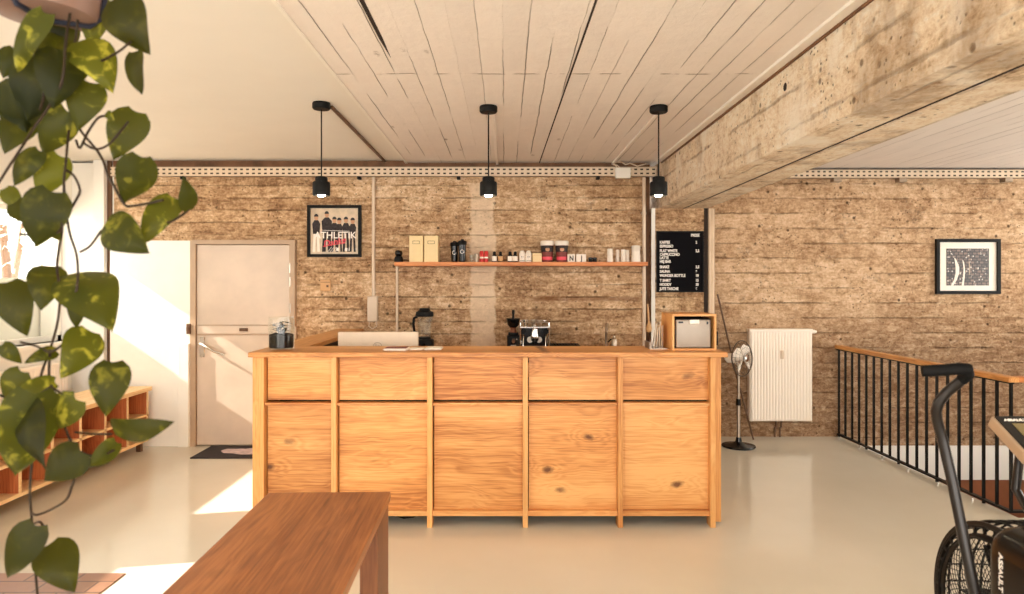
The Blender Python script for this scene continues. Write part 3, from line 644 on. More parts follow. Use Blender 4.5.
for i, (cx, y, h) in enumerate(((454.5, 6.40, .20), (462.3, 6.34, .212))):
    x = sx(cx, y); t = thing('shaker_bottle', ['shorter black shaker bottle beside the cream box files', 'taller black shaker bottle right beside the shorter one'][i], 'bottle', (x, y, SZ), 'black shaker bottles')
    MB().lathe((x, y, SZ), [(0, 0), (.028, 0), (.031, .02), (.036, h*.76), (0, h*.76)], 22).build('bottle_body', 'gloss', t, True)
    MB().lathe((x, y, SZ), [(.040, h*.75), (.041, h*.88), (.036, h*.93), (.016, h*.95), (.014, h), (0, h)], 22).build('bottle_cap', 'black', t, True)
    m = MB(); m.ring((x, y-.0375, SZ+h*.45), (0, 1, .05), .017, .0022, 20, 5, PI*.25 if i == 0 else 0, PI*1.75 if i == 0 else 2*PI); m.build('ring_mark', 'letter', t)
for i, (cx, r, h, mm, lab) in enumerate(((471.6, .021, .070, 'jar', 'small clear glass beside the black shaker bottles'), (476.6, .022, .078, 'galv', 'small pale tumbler beside the red tins'))):
    x = sx(cx); tag(MB().lathe((x, 6.36, SZ), [(0, .003), (r*.85, .0), (r, h), (r-.002, h), (r*.8, .006), (0, .006)], 18).build('tumbler', mm, None, True), lab, 'glass')
for i, cx in enumerate((481.8, 486.2)):
    x = sx(cx); t = thing('red_tin', ['red tin on the shelf beside the pale tumbler', 'red tin on the shelf beside the dropper bottles'][i], 'tin', (x, 6.36, SZ), 'red tins on the shelf')
    MB().lathe((x, 6.36, SZ), [(0, 0), (.019, 0), (.0195, .002), (.0195, .088), (.017, .094), (.017, .104), (0, .104)], 18).build('tin_body', 'red', t, True)
    MB().lathe((x, 6.36, SZ), [(.0199, .034), (.0199, .050)], 18).build('tin_band', 'paper', t, True)
def dropper(cx, lab, mm):
    x = sx(cx); t = thing('dropper_bottle', lab, 'bottle', (x, 6.36, SZ), 'small dropper bottles on the shelf')
    MB().lathe((x, 6.36, SZ), [(0, 0), (.022, 0), (.023, .003), (.023, .060), (.013, .070), (.012, .074)], 18).build('bottle_glass', 'gloss', t, True)
    MB().lathe((x, 6.36, SZ), [(.0235, .010), (.0235, .056)], 18).build('bottle_label', mm, t, True)
    MB().lathe((x, 6.36, SZ), [(.014, .072), (.014, .094), (.007, .097), (.006, .100), (0, .1)], 14).build('bottle_cap', 'black', t, True)
dropper(494.4, 'dropper bottle with white label right beside the red tins', 'paper')
dropper(500.6, 'dropper bottle with peach label in the left pair', 'tan')
dropper(510.1, 'white labelled dropper bottle, left of the right hand pair', 'paper')
dropper(515.2, 'white labelled dropper bottle touching the white house jars', 'paper')
for i, cx in enumerate((522.2, 528.6)):
    x = sx(cx); t = thing('house_jar', ['white peaked jar beside the dropper bottles', 'white peaked jar beside the white cube box'][i], 'jar', (x, 6.36, SZ), 'white peaked jars')
    MB().lathe((x, 6.36, SZ), [(0, 0), (.028, 0), (.029, .004), (.029, .078), (.016, .106), (0, .112)], 8).build('jar_body', 'paper', t, True)
    m = MB(); m.box(x-.010, x-.004, 6.329, 6.333, SZ+.045, SZ+.052); m.box(x+.004, x+.010, 6.329, 6.333, SZ+.045, SZ+.052); m.box(x-.022, x+.022, 6.329, 6.333, SZ+.010, SZ+.014); m.build('jar_marks', 'inkblack', t)
def cube(cx, w, h, lab, letter):
    x = sx(cx, 6.34); t = thing('carton', lab, 'box', (x, 6.36, SZ), 'white cartons on the shelf')
    box('carton_body', 'ivory' if not letter else 'paper', x-w/2, x+w/2, 6.34, 6.41, SZ, SZ+h, t, .0015)
    if letter: MB().text(letter, wallm(x+w*.04, 6.339, SZ+.014), .066, 'CENTER', .0008, .8, .002).build('carton_letter', 'inkblack', t)
    else: box('carton_seam', 'tan', x-w/2+.003, x+w/2-.003, 6.3385, 6.34, SZ+h*.72, SZ+h*.74, t)
cube(537.2, .086, .084, 'cream blank carton left of the printed cups', None)
def big_cup(cx, lab):
    x = sx(cx, 6.37); t = thing('printed_cup', lab, 'cup', (x, 6.37, SZ), 'large printed cups on the shelf')
    MB().lathe((x, 6.37, SZ), [(0, 0), (.045, 0), (.046, .004), (.060, .165), (0, .165)], 28).build('cup_body', 'maroon', t, True)
    MB().lathe((x, 6.37, SZ), [(.0605, .155), (.064, .158), (.065, .192), (.060, .198), (0, .198)], 28).build('cup_lid', 'paper', t, True)
    MB().lathe((x, 6.37, SZ), [(.0482, .02), (.0506, .05)], 28).build('cup_band', 'neon', t, True)
    MB().lathe((x, 6.37, SZ), [(.0545, .095), (.0595, .152)], 28).build('cup_print', 'photodark', t, True)
    MB().lathe((x, 6.352, SZ+.118), [(0, .0395), (.014, .0390), (.020, .036)], 14, (0, -1, 0)).build('cup_portrait', 'skin', t, True)
big_cup(547.2, 'large maroon printed cup beside the cream carton'); big_cup(561.6, 'large maroon printed cup beside the lettered carton')
cube(571.2, .068, .074, 'white carton with a letter N on the shelf', 'N'); cube(581.2, .092, .074, 'white carton with a letter J on the shelf', 'J')
for i, cx in enumerate((590.6, 594.8)):
    x = sx(cx); t = thing('black_tin', ['tiny black tin beside the carton with a J', 'tiny black tin nearer the paper cup stacks'][i], 'tin', (x, 6.36, SZ), 'tiny black tins')
    MB().lathe((x, 6.36, SZ), [(0, 0), (.018, 0), (.019, .003), (.019, .034), (0, .034)], 16).build('tin_body', 'black', t, True)
    MB().lathe((x, 6.36, SZ), [(.020, .030), (.020, .042), (.017, .044), (0, .044)], 16).build('tin_lid', 'gloss', t, True)
def cupstack(cx, y, r, h, lab, n=4):
    x = sx(cx, y); t = thing('paper_cup_stack', lab, 'paper cups', (x, y, SZ), 'stacks of white paper cups')
    prof = [(0, 0), (r*1.0, 0), (r*1.06, .004)]
    MB().lathe((x, y, SZ), [(0, 0), (r*.98, 0), (r*1.05, .004), (r, .01), (r*.88, h*.62), (r*.86, h*.64), (0, h*.64)], 20).build('bottom_cup', 'paper', t, True)
    for k in range(n):
        z = h*(.64+.36*k/n); MB().lathe((x, y, SZ), [(r*.95, z), (r*.97, z+.004), (r*.80, z+h*.36/n), (0, z+h*.36/n)], 20).build('nested_cup', 'paper', t, True)
cupstack(610.0, 6.36, .028, .125, 'left stack of white paper cups on the shelf'); cupstack(617.5, 6.40, .018, .118, 'thin stack of small paper cups on the shelf')
cupstack(623.2, 6.36, .022, .118, 'stack of small paper cups touching another stack', 3); cupstack(627.0, 6.41, .022, .115, 'paper cup stack behind the touching one', 3); cupstack(635.8, 6.36, .042, .155, 'tallest paper cup stack at the right shelf end', 5)

# ------------------------------------------------------------------ things on the walls
def conduit(lab, pts, r, parts=True):
    t = thing('conduit_pipe', lab, 'conduit', pts[-1])
    m = MB(); m.tube(pts, r, 10); m.build('pipe', 'conduit', t, True)
    return t
ct = conduit('pale conduit on the concrete wall right of the team poster', [(-1.247, 6.478, 2.55), (-1.247, 6.478, 1.36)], .016)
m = MB(); m.box(-1.30, -1.205, 6.44, 6.499, 1.175, 1.415, .008, 2); ct2 = thing('switch_box', 'long pale switch box at the foot of the poster conduit', 'switch box', (-1.25, 6.47, 1.175)); m.build('box_case', 'conduit', ct2)
m = MB(); m.tube([(-1.285, 6.48, 1.175), (-1.29, 6.47, 1.13), (-1.255, 6.465, 1.105), (-1.215, 6.47, 1.13), (-1.22, 6.48, 1.175)], .006, 7); m.build('cable_loop', 'conduit', ct2, True)
m = MB(); m.tube([(-1.26, 6.47, 1.105), (-1.26, 6.48, 0.93)], .006, 7)
m.bm.free()
conduit('thin pale conduit from the left shelf end down to the back counter', [(-1.025, 6.483, 1.695), (-1.025, 6.483, .93)], .012)
c3 = conduit('tall pale conduit between the shelf end and the menu pillar', [(1.318, 6.475, 2.54), (1.318, 6.475, .93)], .017)
for z in (2.2, 1.45): m = MB(); m.box(1.295, 1.341, 6.47, 6.499, z-.012, z+.012, .003); m.build('clip', 'galv', c3)
dp = thing('drain_pipe', 'thick grey downpipe right of the menu pillar', 'pipe', (1.965, 6.55, 0))
m = MB(); m.tube([(1.965, 6.55, 0), (1.965, 6.55, 2.25)], .046, 20); m.build('pipe', 'pipe', dp, True)
for z in (1.60, 1.56): m = MB(); m.lathe((1.965, 6.55, z), [(.046, -.012), (.054, -.012), (.054, .012), (.046, .012)], 20); m.build('collar', 'pipe', dp, True)

def cable_tray(lab, x0, x1, y, z0, z1, name='cable_tray'):
    t = thing(name, lab, 'cable tray', ((x0+x1)/2, y, (z0+z1)/2))
    m = MB(); m.box(x0, x1, y-.006, y, z0, z1); m.build('perforated_side', 'tray', t)
    m = MB(); m.box(x0, x1, y, y+.075, z0, z0+.004); m.box(x0, x1, y-.009, y+.002, z1-.003, z1+.002); m.build('tray_floor', 'galv', t)
    return t
c1 = cable_tray('long perforated cable tray over the bar wall', -3.70, 1.42, 6.41, 2.545, 2.627)
for x in (-3.05, -1.38, -.44, .88): m = MB(); m.box(x-.016, x+.016, 6.44, 6.499, 2.52, 2.545, .003); m.build('tray_bracket', 'black', c1)
c2 = cable_tray('darker perforated cable tray on the wall right of the beam', 1.93, WX, 6.76, 2.583, 2.66)
for x in (3.3, 3.95, 5.0): m = MB(); m.box(x-.04, x+.04, 6.77, 6.849, 2.545, 2.583, .003); m.build('tray_bracket', 'galv', c2)
jb = thing('junction_box', 'white junction box on the tray near the beam', 'junction box', (1.10, 6.37, 2.53))
box('box_body', 'white', 1.03, 1.17, 6.35, 6.40, 2.515, 2.612, jb, .006)
m = MB(); m.tube([(1.05, 6.38, 2.612), (1.02, 6.39, 2.66), (1.08, 6.38, 2.675), (1.13, 6.40, 2.65), (1.17, 6.39, 2.66), (1.24, 6.40, 2.635), (1.33, 6.41, 2.66)], .006, 6); m.tube([(1.08, 6.38, 2.612), (1.05, 6.39, 2.64), (1.01, 6.40, 2.65)], .006, 6); m.build('loose_cable', 'conduit', jb, True)

# posters
pf = thing('framed_poster', 'black framed team poster on the concrete wall', 'picture', (-1.62, 6.48, 1.79))
fx0, fx1, fz0, fz1 = -1.875, -1.364, 1.786, 2.278
m = MB(); w = .028
for q in ((fx0, fx1, fz1-w, fz1), (fx0, fx1, fz0, fz0+w), (fx0, fx0+w, fz0+w, fz1-w), (fx1-w, fx1, fz0+w, fz1-w)): m.box(q[0], q[1], 6.465, 6.499, q[2], q[3])
m.build('picture_frame', 'black', pf)
pr = box('printed_photo', 'photoground', fx0+w, fx1-w, 6.487, 6.492, fz0+w, fz1-w, pf)
iw, ih = fx1-fx0-2*w, fz1-fz0-2*w; P0 = lambda u, v: (fx0+w+u*iw, fz0+w+v*ih)
md, ms, ml, mh_ = MB(), MB(), MB(), MB()
for k, (u, hv, wd) in enumerate(((.12, .86, .17), (.34, .92, .22), (.50, .80, .15), (.60, .78, .14), (.74, .80, .16), (.88, .78, .15))):
    X_, Z_ = P0(u, hv); hr = .025; y = 6.4868-.0002*k
    ms.prism([(X_+hr*.8*math.cos(a*PI/6), y, Z_-hr+hr*1.2*math.sin(a*PI/6)) for a in range(12)], (0, -.0006, 0))
    mh_.prism([(X_+hr*.85*math.cos(a*PI/8), y-.0007, Z_-hr*.75+hr*1.05*math.sin(a*PI/8)) for a in range(9)], (0, -.0004, 0))
    a, b = X_-wd*iw/2, X_+wd*iw/2; zt = Z_-hr*2.1; zb = P0(0, .44)[1]
    md.prism([(a, y, zt-.035), (X_-.018, y, zt), (X_+.018, y, zt), (b, y, zt-.035), (b-.008, y, zb), (a+.008, y, zb)], (0, -.0005, 0))
    lo = P0(0, .05)[1]; (ml if k == 0 else md).prism([(a+.012, y, zb), (X_-.003, y, zb), (X_-.01, y, lo), (a+.004, y, lo)], (0, -.0005, 0)); (ml if k == 0 else md).prism([(X_+.003, y, zb), (b-.012, y, zb), (b-.004, y, lo), (X_+.01, y, lo)], (0, -.0005, 0))
md.build('printed_clothes', 'photodark', pr); ms.build('printed_faces', 'skin', pr); mh_.build('printed_hair', 'inkblack', pr); ml.build('printed_trousers', 'paper', pr)
m = MB(); X_, Z_ = P0(.52, .345); m.text('ATHLETIK', wallm(X_, 6.4845, Z_), .088, 'CENTER', .0004, 1.0, .001); X_, Z_ = P0(.3, .46)
m.tube([(P0(.25, .52)[0], 6.4845, P0(0, .52)[1]), (P0(.8, .50)[0], 6.4845, P0(0, .50)[1])], .002, 4); m.build('poster_title', 'letter', pr)
m = MB(); X_, Z_ = P0(.51, .205); m.text('Danke', wallm(X_, 6.4835, Z_) @ Matrix.Rotation(.2, 4, 'Z') @ Matrix(((1, .25, 0, 0), (0, 1, 0, 0), (0, 0, 1, 0), (0, 0, 0, 1))), .082, 'CENTER', .0004, 1.0, .001)
a = P0(.26, .17); b = P0(.72, .24); m.tube([(a[0], 6.4835, a[1]), (b[0], 6.4835, b[1])], .0025, 4); m.build('poster_script', 'neon', pr)
m = MB()
for k in range(4): a = P0(.36+.05*k, .05); b = P0(.44+.05*k, .15); m.tube([(a[0], 6.485, a[1]), (b[0], 6.485, b[1])], .0018, 4)
for u in (.56, .74, .82, .92): a = P0(u, .10); m.prism([(a[0]-.012, 6.486, a[1]-.01), (a[0]+.012, 6.486, a[1]-.016), (a[0]+.016, 6.486, a[1]+.012), (a[0]-.008, 6.486, a[1]+.018)], (0, -.0006, 0))
m.build('poster_marks', 'letter', pr)

pg = thing('framed_picture', 'black framed photo of seat rows with cream mount, right wall', 'picture', (4.63, 6.83, 1.43))
fx0, fx1, fz0, fz1 = 4.31, 4.95, 1.43, 1.98; m = MB(); w = .032
for q in ((fx0, fx1, fz1-w, fz1), (fx0, fx1, fz0, fz0+w), (fx0, fx0+w, fz0+w, fz1-w), (fx1-w, fx1, fz0+w, fz1-w)): m.box(q[0], q[1], 6.815, 6.849, q[2], q[3])
m.build('picture_frame', 'black', pg)
box('mount', 'paper', fx0+w, fx1-w, 6.836, 6.842, fz0+w, fz1-w, pg)
ph = box('printed_photo', 'seats', 4.418, 4.842, 6.832, 6.836, 1.515, 1.885, pg)
def sweep(pts, ws):
    q = [Vector((a, 6.8315, b)) for a, b in pts]; L_ = [p+Vector((-w_, 0, 0)) for p, w_ in zip(q, ws)]; R_ = [p+Vector((w_, 0, 0)) for p, w_ in zip(q, ws)]
    mm = MB(); mm.prism(L_+R_[::-1], (0, -.0006, 0)); return mm
sweep([(4.472, 1.516), (4.505, 1.57), (4.525, 1.64), (4.525, 1.70), (4.510, 1.76), (4.497, 1.79)], [.012, .014, .018, .018, .010, .004]).build('white_aisle', 'paper', ph)
sweep([(4.578, 1.516), (4.590, 1.60), (4.594, 1.68), (4.586, 1.74), (4.578, 1.77)], [.010, .008, .007, .006, .003]).build('white_aisle', 'paper', ph)
sweep([(4.645, 1.62), (4.648, 1.70), (4.640, 1.76)], [.004, .006, .003]).build('white_aisle', 'galv', ph)

mb = thing('menu_board', 'black letter board price list on the concrete pillar', 'sign', (1.66, 6.48, 1.455))
box('board_felt', 'felt', 1.445, 1.878, 6.480, 6.493, 1.458, 2.026, mb, .002)
m = MB()
for q in ((1.438, 1.885, 2.022, 2.032), (1.438, 1.885, 1.452, 1.462), (1.438, 1.447, 1.462, 2.022), (1.876, 1.885, 1.462, 2.022)): m.box(q[0], q[1], 6.474, 6.4935, q[2], q[3])
m.build('board_frame', 'black', mb)
rows = [('PREISE', None, 84), ('KAFFEE', '2', 142), ('ESPRESSO', None, 174), ('FLAT WHITE', '2,5', 212), ('CAPPUCCINO', None, 242), ('LATTE', None, 270), ('HEJ BAR', None, 300), ('SHAKE', '3,5', 345), ('SAUNA', '6', 382), ('WUNDER BOTTLE', '10', 416), ('T SHIRT', '15', 456), ('HOODY', '30', 490), ('JUTE TASCHE', '6', 525)]
for txt, pr_, zy in rows:
    m = MB()
    z = CAMZ+(VY-(225+zy/8.25))/F*6.48-.013
    if txt == 'PREISE': m.text(txt, wallm(1.845, 6.4785, z), .037, 'RIGHT', .0008, .78, .0012)
    else: m.text(txt, wallm(1.468, 6.4785, z), .036, 'LEFT', .0008, .82, .0012)
    if pr_: m.text(pr_, wallm(1.808, 6.4785, z), .036, 'LEFT', .0008, .8, .0012)
    m.build('menu_line', 'letter', mb)
wsw = thing('wall_switch', 'small tan switch plate under the framed poster', 'switch', (-1.705, 6.48, 1.47))
box('plate', 'tan', -1.755, -1.655, 6.482, 6.499, 1.465, 1.57, wsw, .004); m = MB(); m.box(-1.695, -1.675, 6.478, 6.483, 1.50, 1.52); m.build('button', 'brown', wsw); m = MB(); m.box(-1.75, -1.66, 6.480, 6.483, 1.545, 1.55); m.build('groove', 'brown', wsw)

# ------------------------------------------------------------------ pendant lamps
LY = 4.42
labs = ['black pendant lamp over the bar near the team poster, leftmost', 'black pendant lamp hanging over the middle of the bar', 'black pendant lamp beside the concrete beam']
for i, (x, zc) in enumerate(((-1.188, ZC+.022), (-.107, ZC), (.994, ZC))):
    t = thing('pendant_lamp', labs[i], 'lamp', (x, LY, zc), 'pendant lamps over the bar')
    MB().lathe((x, LY, zc), [(0, 0), (.055, 0), (.058, -.006), (.058, -.034), (.052, -.042), (0, -.044)], 28).build('ceiling_rose', 'black', t, True)
    MB().tube([(x, LY, zc-.04), (x, LY, 2.225)], .0045, 8).build('cord', 'black', t)
    MB().lathe((x, LY, 0), [(.0, 2.228), (.012, 2.228), (.036, 2.222), (.040, 2.215), (.040, 2.192), (.052, 2.190), (.056, 2.184), (.056, 2.106), (.052, 2.100), (.047, 2.106), (.046, 2.16), (0, 2.165)], 28).build('lamp_shade', 'black', t, True)
    MB().lathe((x, LY, 0), [(.0, 2.092), (.018, 2.096), (.030, 2.112), (.028, 2.135), (.014, 2.16), (0, 2.162)], 18).build('bulb', 'bulb', t, True)
    rx = {0: -1.14, 1: -.075, 2: 1.02}[i]
    tag(MB().box(rx-.012, rx+.012, LY+.06, YB-.02, zc-.018, zc, .003).build('ceiling_conduit', 'brown' if i == 0 else 'ceil'), ['dark cable channel on the smooth ceiling behind the leftmost lamp', 'painted cable channel on the ceiling behind the middle lamp', 'painted cable channel on the ceiling beside the beam lamp'][i], 'conduit')  # leftmost channel coloured brown to stand for its shadow

# ------------------------------------------------------------------ fan, leaning pole
fn = thing('pedestal_fan', 'chrome pedestal fan standing between pillar and radiator', 'fan', (2.195, 6.42, 0)); fx, fy = 2.195, 6.42
MB().lathe((fx, fy, 0), [(0, 0), (.150, 0), (.155, .008), (.150, .018), (.06, .032), (.03, .05), (.022, .09), (0, .09)], 36).build('base', 'gloss', fn, True)
m = MB(); m.tube([(fx, fy, .05), (fx, fy, .42)], .016, 14); m.tube([(fx, fy, .42), (fx, fy, .75)], .012, 14); m.build('pole', 'steel', fn, True)
MB().lathe((fx, fy, .42), [(.0165, -.03), (.021, -.03), (.021, .03), (.0125, .03)], 14).build('collar', 'black', fn, True)
nrm = Vector((.62, -.78, .06)).normalized(); hc = Vector((fx+.02, fy-.04, .835))
m = MB(); bk = hc-nrm*.05
m.tube([bk, bk-nrm*.03, bk-nrm*.10, bk-nrm*.13], [.035, .048, .045, .02], 18); m.tube([(fx, fy, .74), Vector((fx, fy, .77)), bk-nrm*.05], .014, 10); mh = m.build('motor', 'white2', fn, True)
R = .165; m = MB()
m.ring(hc, nrm, R, .005, 44, 6); 
u = nrm.orthogonal().normalized(); w_ = nrm.cross(u)
for q in (1, -1):
    for rr, dz in ((.05, .045), (.10, .038), (.14, .024)): m.ring(hc+nrm*dz*q, nrm, rr, .0014, 32, 4)
    for k in range(24):
        a = 2*PI*k/24; ev = u*math.cos(a)+w_*math.sin(a)
        m.tube([hc+nrm*.047*q+ev*.03, hc+nrm*.042*q+ev*.09, hc+nrm*.024*q+ev*.14, hc+ev*R], .0009, 4, False)
m.build('cage', 'darksteel', fn)
m = MB(); m.lathe(hc, [(0, .052), (.032, .05), (.032, .044), (0, .044)], 20, tuple(nrm)); m.build('badge', 'chrome', fn)
m = MB(); m.lathe(hc, [(0, .025), (.022, .02), (.026, -.02), (0, -.02)], 16, tuple(nrm))
for k in range(4):
    a0 = k*PI/2+.4; ps = []
    for (da, rr, dn) in ((-.12, .024, .012), (-.42, .07, .02), (-.5, .115, .022), (-.30, .143, .012), (.15, .140, -.012), (.38, .10, -.018), (.2, .024, -.012)):
        ps.append(hc+(u*math.cos(a0+da)+w_*math.sin(a0+da))*rr+nrm*dn)
    m.prism(ps, nrm*.0025)
m.build('blades', 'white2', fn)
tag(MB().tube([(2.06, 6.62, 1.43), (2.28, 6.72, .62), (2.43, 6.68, 0.008)], .009, 8).build('leaning_pole', 'brown', None, True), 'thin brown pole leaning behind the fan', 'pole')
kb = thing('wall_socket', 'black socket box low on the downpipe side wall', 'socket', (2.09, 6.84, .98))
box('socket_case', 'black', 2.03, 2.12, 6.79, 6.849, .92, 1.06, kb, .008); m = MB(); m.tube([(2.07, 6.79, .99), (2.07, 6.775, .99)], .018, 12); m.build('plug', 'gloss', kb, True)

# ------------------------------------------------------------------ railing round the stairwell
rl = thing('stair_railing', 'black steel railing with wooden handrail round the stairwell', 'railing', (3.34, 5.6, 0))
RZ = .883
m = MB(); m.box(3.305, 3.375, 4.48, 6.848, RZ, RZ+.035, .003); m.build('handrail', 'shelfX' if False else 'woodY', rl)
m = MB(); m.box(3.375, WX-.02, 4.48, 4.55, RZ, RZ+.035, .003); m.build('handrail', 'shelfX', rl)
m = MB(); m.box(3.325, 3.355, 4.50, 6.848, .02, .035); m.build('bottom_bar', 'blacksteel', rl); m = MB(); m.box(3.325, 3.355, 4.50, 6.848, RZ-.012, RZ); m.build('top_bar', 'blacksteel', rl)
m = MB(); m.box(3.355, WX-.02, 4.50, 4.53, .02, .035); m.build('bottom_bar', 'blacksteel', rl)
for k in range(19): y = 6.83-k*.129; box('baluster', 'blacksteel', 3.332, 3.348, y-.008, y+.008, .035 if k % 4 else .0, RZ-.012, rl)
for k in range(22): x = 3.48+k*.135; box('baluster', 'blacksteel', x-.008, x+.008, 4.507, 4.523, .035 if k % 4 else .0, RZ, rl)
for k in range(0, 17, 3): y = 6.77-k*.129; m = MB(); m.tube([(3.31, y, .001), (3.31, y, .018)], .007, 8); m.build('anchor_bolt', 'chrome', rl)

# ------------------------------------------------------------------ bench in the foreground
bn = thing('wooden_table', 'dark brown wooden bench table in the foreground before the bar', 'table', (-.70, 1.75, 0))
bx0, bx1, by0, by1, bz = -.918, -.434, .55, 2.725, .70
th = math.radians(-1.35)
box('table_top', 'benchY', bx0, bx1, by0, by1, bz-.036, bz, bn, .003)
for x0 in (bx0+.008, bx1-.073):
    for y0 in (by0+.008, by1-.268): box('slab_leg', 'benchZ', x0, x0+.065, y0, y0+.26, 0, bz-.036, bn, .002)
box('apron', 'benchY', bx0+.075, bx1-.075, by0+.27, by1-.27, bz-.10, bz-.036, bn)
bn.rotation_euler = (0, 0, -th*0+math.radians(1.35))

# ------------------------------------------------------------------ air bike
ab = thing('air_bike', 'black exercise air bike with fan wheel and moving handle', 'exercise bike', (1.72, 2.0, 0))
FX, FY, FZ, FR = 1.72, 2.24, .42, .315
m = MB()
for sx_ in (-.105, .105): m.ring((FX+sx_, FY, FZ), (1, 0, 0), FR-.012, .011, 56, 8)

for dx in (-.06, -.02, .02, .06): m.ring((FX+dx, FY, FZ), (1, 0, 0), FR, .004, 64, 5)
for k in range(30):
    a = 2*PI*k/30; e0 = Vector((0, math.cos(a), math.sin(a)))*FR
    m.tube([Vector((FX-.105, FY, FZ))+e0*.97, Vector((FX-.06, FY, FZ))+e0, Vector((FX+.06, FY, FZ))+e0, Vector((FX+.105, FY, FZ))+e0*.97], .003, 4, False)
for sx_ in (-.112, .112):
    for ra, rb in ((.296, .316), (.258, .276)): m.lathe((FX+sx_, FY, FZ), [(ra, -.003), (rb, -.003), (rb, .003), (ra, .003), (ra, -.003)], 64, (1, 0, 0))
    for k in range(36):
        a = 2*PI*k/36; e0 = Vector((0, math.cos(a), math.sin(a))); m.tube([Vector((FX+sx_, FY, FZ))+e0*.27, Vector((FX+sx_, FY, FZ))+e0*.30], .006, 5, False)
m.build('cage_rim', 'blacksteel', ab)
for sgn in (-1, 1):
    m = MB(); xx = FX+sgn*.13
    for rr in (.10, .262): m.ring((xx, FY, FZ), (1, 0, 0), rr, .004, 48, 5)
    for q in (1, -1):
        for k in range(60):
            pts = []
            for s_ in range(7):
                rr = .07+(.262-.07)*s_/6; a = 2*PI*k/60+q*s_*.13
                pts.append(Vector((xx-sgn*.02*(s_/6)**3, FY+rr*math.cos(a), FZ+rr*math.sin(a))))
            m.tube(pts, .0015, 4, False)
    m.lathe((xx, FY, FZ), [(0, .02), (.05, .018), (.072, .006), (.074, -.006), (0, -.006)], 28, (sgn, 0, 0)); m.build('fan_guard', 'blacksteel', ab)
m = MB(); m.tube([(FX-.09, FY, FZ), (FX+.09, FY, FZ)], .03, 14)
for k in range(6):
    a = 2*PI*k/6; e0 = Vector((0, math.cos(a), math.sin(a))); t0 = Vector((0, -math.sin(a), math.cos(a)))
    m.prism([Vector((FX-.07, FY, FZ))+e0*.03, Vector((FX+.07, FY, FZ))+e0*.03, Vector((FX+.07, FY, FZ))+e0*.24, Vector((FX-.07, FY, FZ))+e0*.24], t0*.003)
m.build('fan_blades', 'black', ab)
# housing between the fan and the rider
m = MB(); m.box(1.50, 1.94, 1.40, 2.17, .14, .785, .085, 6); sh_ = m.build('housing', 'gloss', ab, True)
# rows down the side: letters run from top to bottom, their tops towards the bike's rear
m = MB(); mt_ = Matrix.Translation((1.4988, 2.073, .715)) @ Matrix(((0, 0, -1, 0), (0, -1, 0, 0), (-1, 0, 0, 0), (0, 0, 0, 1)))
m.text('ASSAULT', mt_, .023, 'LEFT', .0006, 1.25, .0006); m.build('lettering', 'letter', sh_)
m = MB(); m.tube([(1.72, 2.10, .76), (1.72, 2.25, .79), (1.72, 2.30, .84), (1.72, 2.27, 1.04)], .014, 14); m.build('console_mast', 'armgrey', ab, True)
# console, tipped towards the rider
cm = Matrix.Translation((1.72, 2.15, 1.055)) @ Matrix.Rotation(math.radians(30), 4, 'X')
def cbox(mb, *a, bev=0.):
    b = MB(); b.box(*a, bev, 2); bmesh.ops.transform(b.bm, matrix=cm, verts=b.bm.verts)
    me = bpy.data.meshes.new('t'); b.bm.to_mesh(me); b.bm.free(); mb.bm.from_mesh(me); bpy.data.meshes.remove(me)
m = MB(); cbox(m, -.135, .135, -.09, .09, -.04, 0, bev=.006); co = m.build('console', 'pipe', ab)
m = MB(); cbox(m, -.128, .128, -.084, .084, 0, .004); m.build('console_face', 'gloss', co)
m = MB(); cbox(m, -.095, .095, -.062, .048, .004, .0055); m.build('display', 'screen', co)
m = MB(); m.text('ASSAULT', cm @ Matrix.Translation((-.110, .060, .0045)), .014, 'LEFT', .0004, 1.3, .0005); m.build('console_mark', 'letter', co)
def arm(sgn):
    p = [at(937, 420, 2.12), at(936, 411, 2.11), at(939, 402, 2.10), at(947, 392, 2.09), at(957, 384, 2.07), at(966, 376, 2.05)]
    low = [at(985, 640, 2.02), at(975, 594, 2.03), at(964, 540, 2.06), at(952, 480, 2.10), at(943, 442, 2.12)]
    grip = [at(962, 380, 2.06), at(968, 374, 2.04), at(967, 369, 2.03), at(960, 368.5, 2.03), at(945, 370, 2.04), at(922, 371, 2.06)]
    if sgn > 0:
        f = lambda q: Vector((2*1.72-q.x, q.y-.10, q.z)); p, low, grip = [f(x) for x in p], [f(x) for x in low], [f(x) for x in grip]
    m = MB(); m.tube(low+p, .0155, 14); h = m.build('handle_arm', 'steel' if False else 'armgrey', ab, True)
    m = MB(); m.tube(grip, [.0165, .018, .018, .018, .018, .0175], 14); m.build('grip', 'foam', h, True)
    e = Vector(low[0]); m = MB(); m.tube([e+Vector((-.02*sgn, 0, 0)), e+Vector((.10*-sgn, 0, 0))], .022, 14); m.build('arm_pivot', 'blacksteel', h, True)
arm(-1); arm(1)
m = MB(); m.box(1.42, 2.02, 2.54, 2.62, .0, .06, .012, 2); m.build('foot', 'blacksteel', ab); m = MB(); m.box(1.42, 2.02, 1.0, 1.08, .0, .06, .012, 2); m.build('foot', 'blacksteel', ab)
m = MB(); m.box(1.68, 1.76, 1.04, 2.58, .05, .13, .01, 2)
m.box(1.68, 1.76, 2.20, 2.28, .0, .0001) if False else None
m.build('main_frame', 'blacksteel', ab)
for x in (FX-.135, FX+.135): m = MB(); m.tube([(x, 2.58, .04), (x, 2.24, .42)], .014, 10); m.build('fork', 'blacksteel', ab, True)
m = MB(); m.tube([(1.72, 1.42, .12), (1.72, 1.30, .85)], .028, 12); m.build('seat_post', 'blacksteel', ab, True)
m = MB(); m.box(1.60, 1.84, 1.16, 1.42, .85, .92, .03, 3); m.build('saddle', 'foam', ab, True)
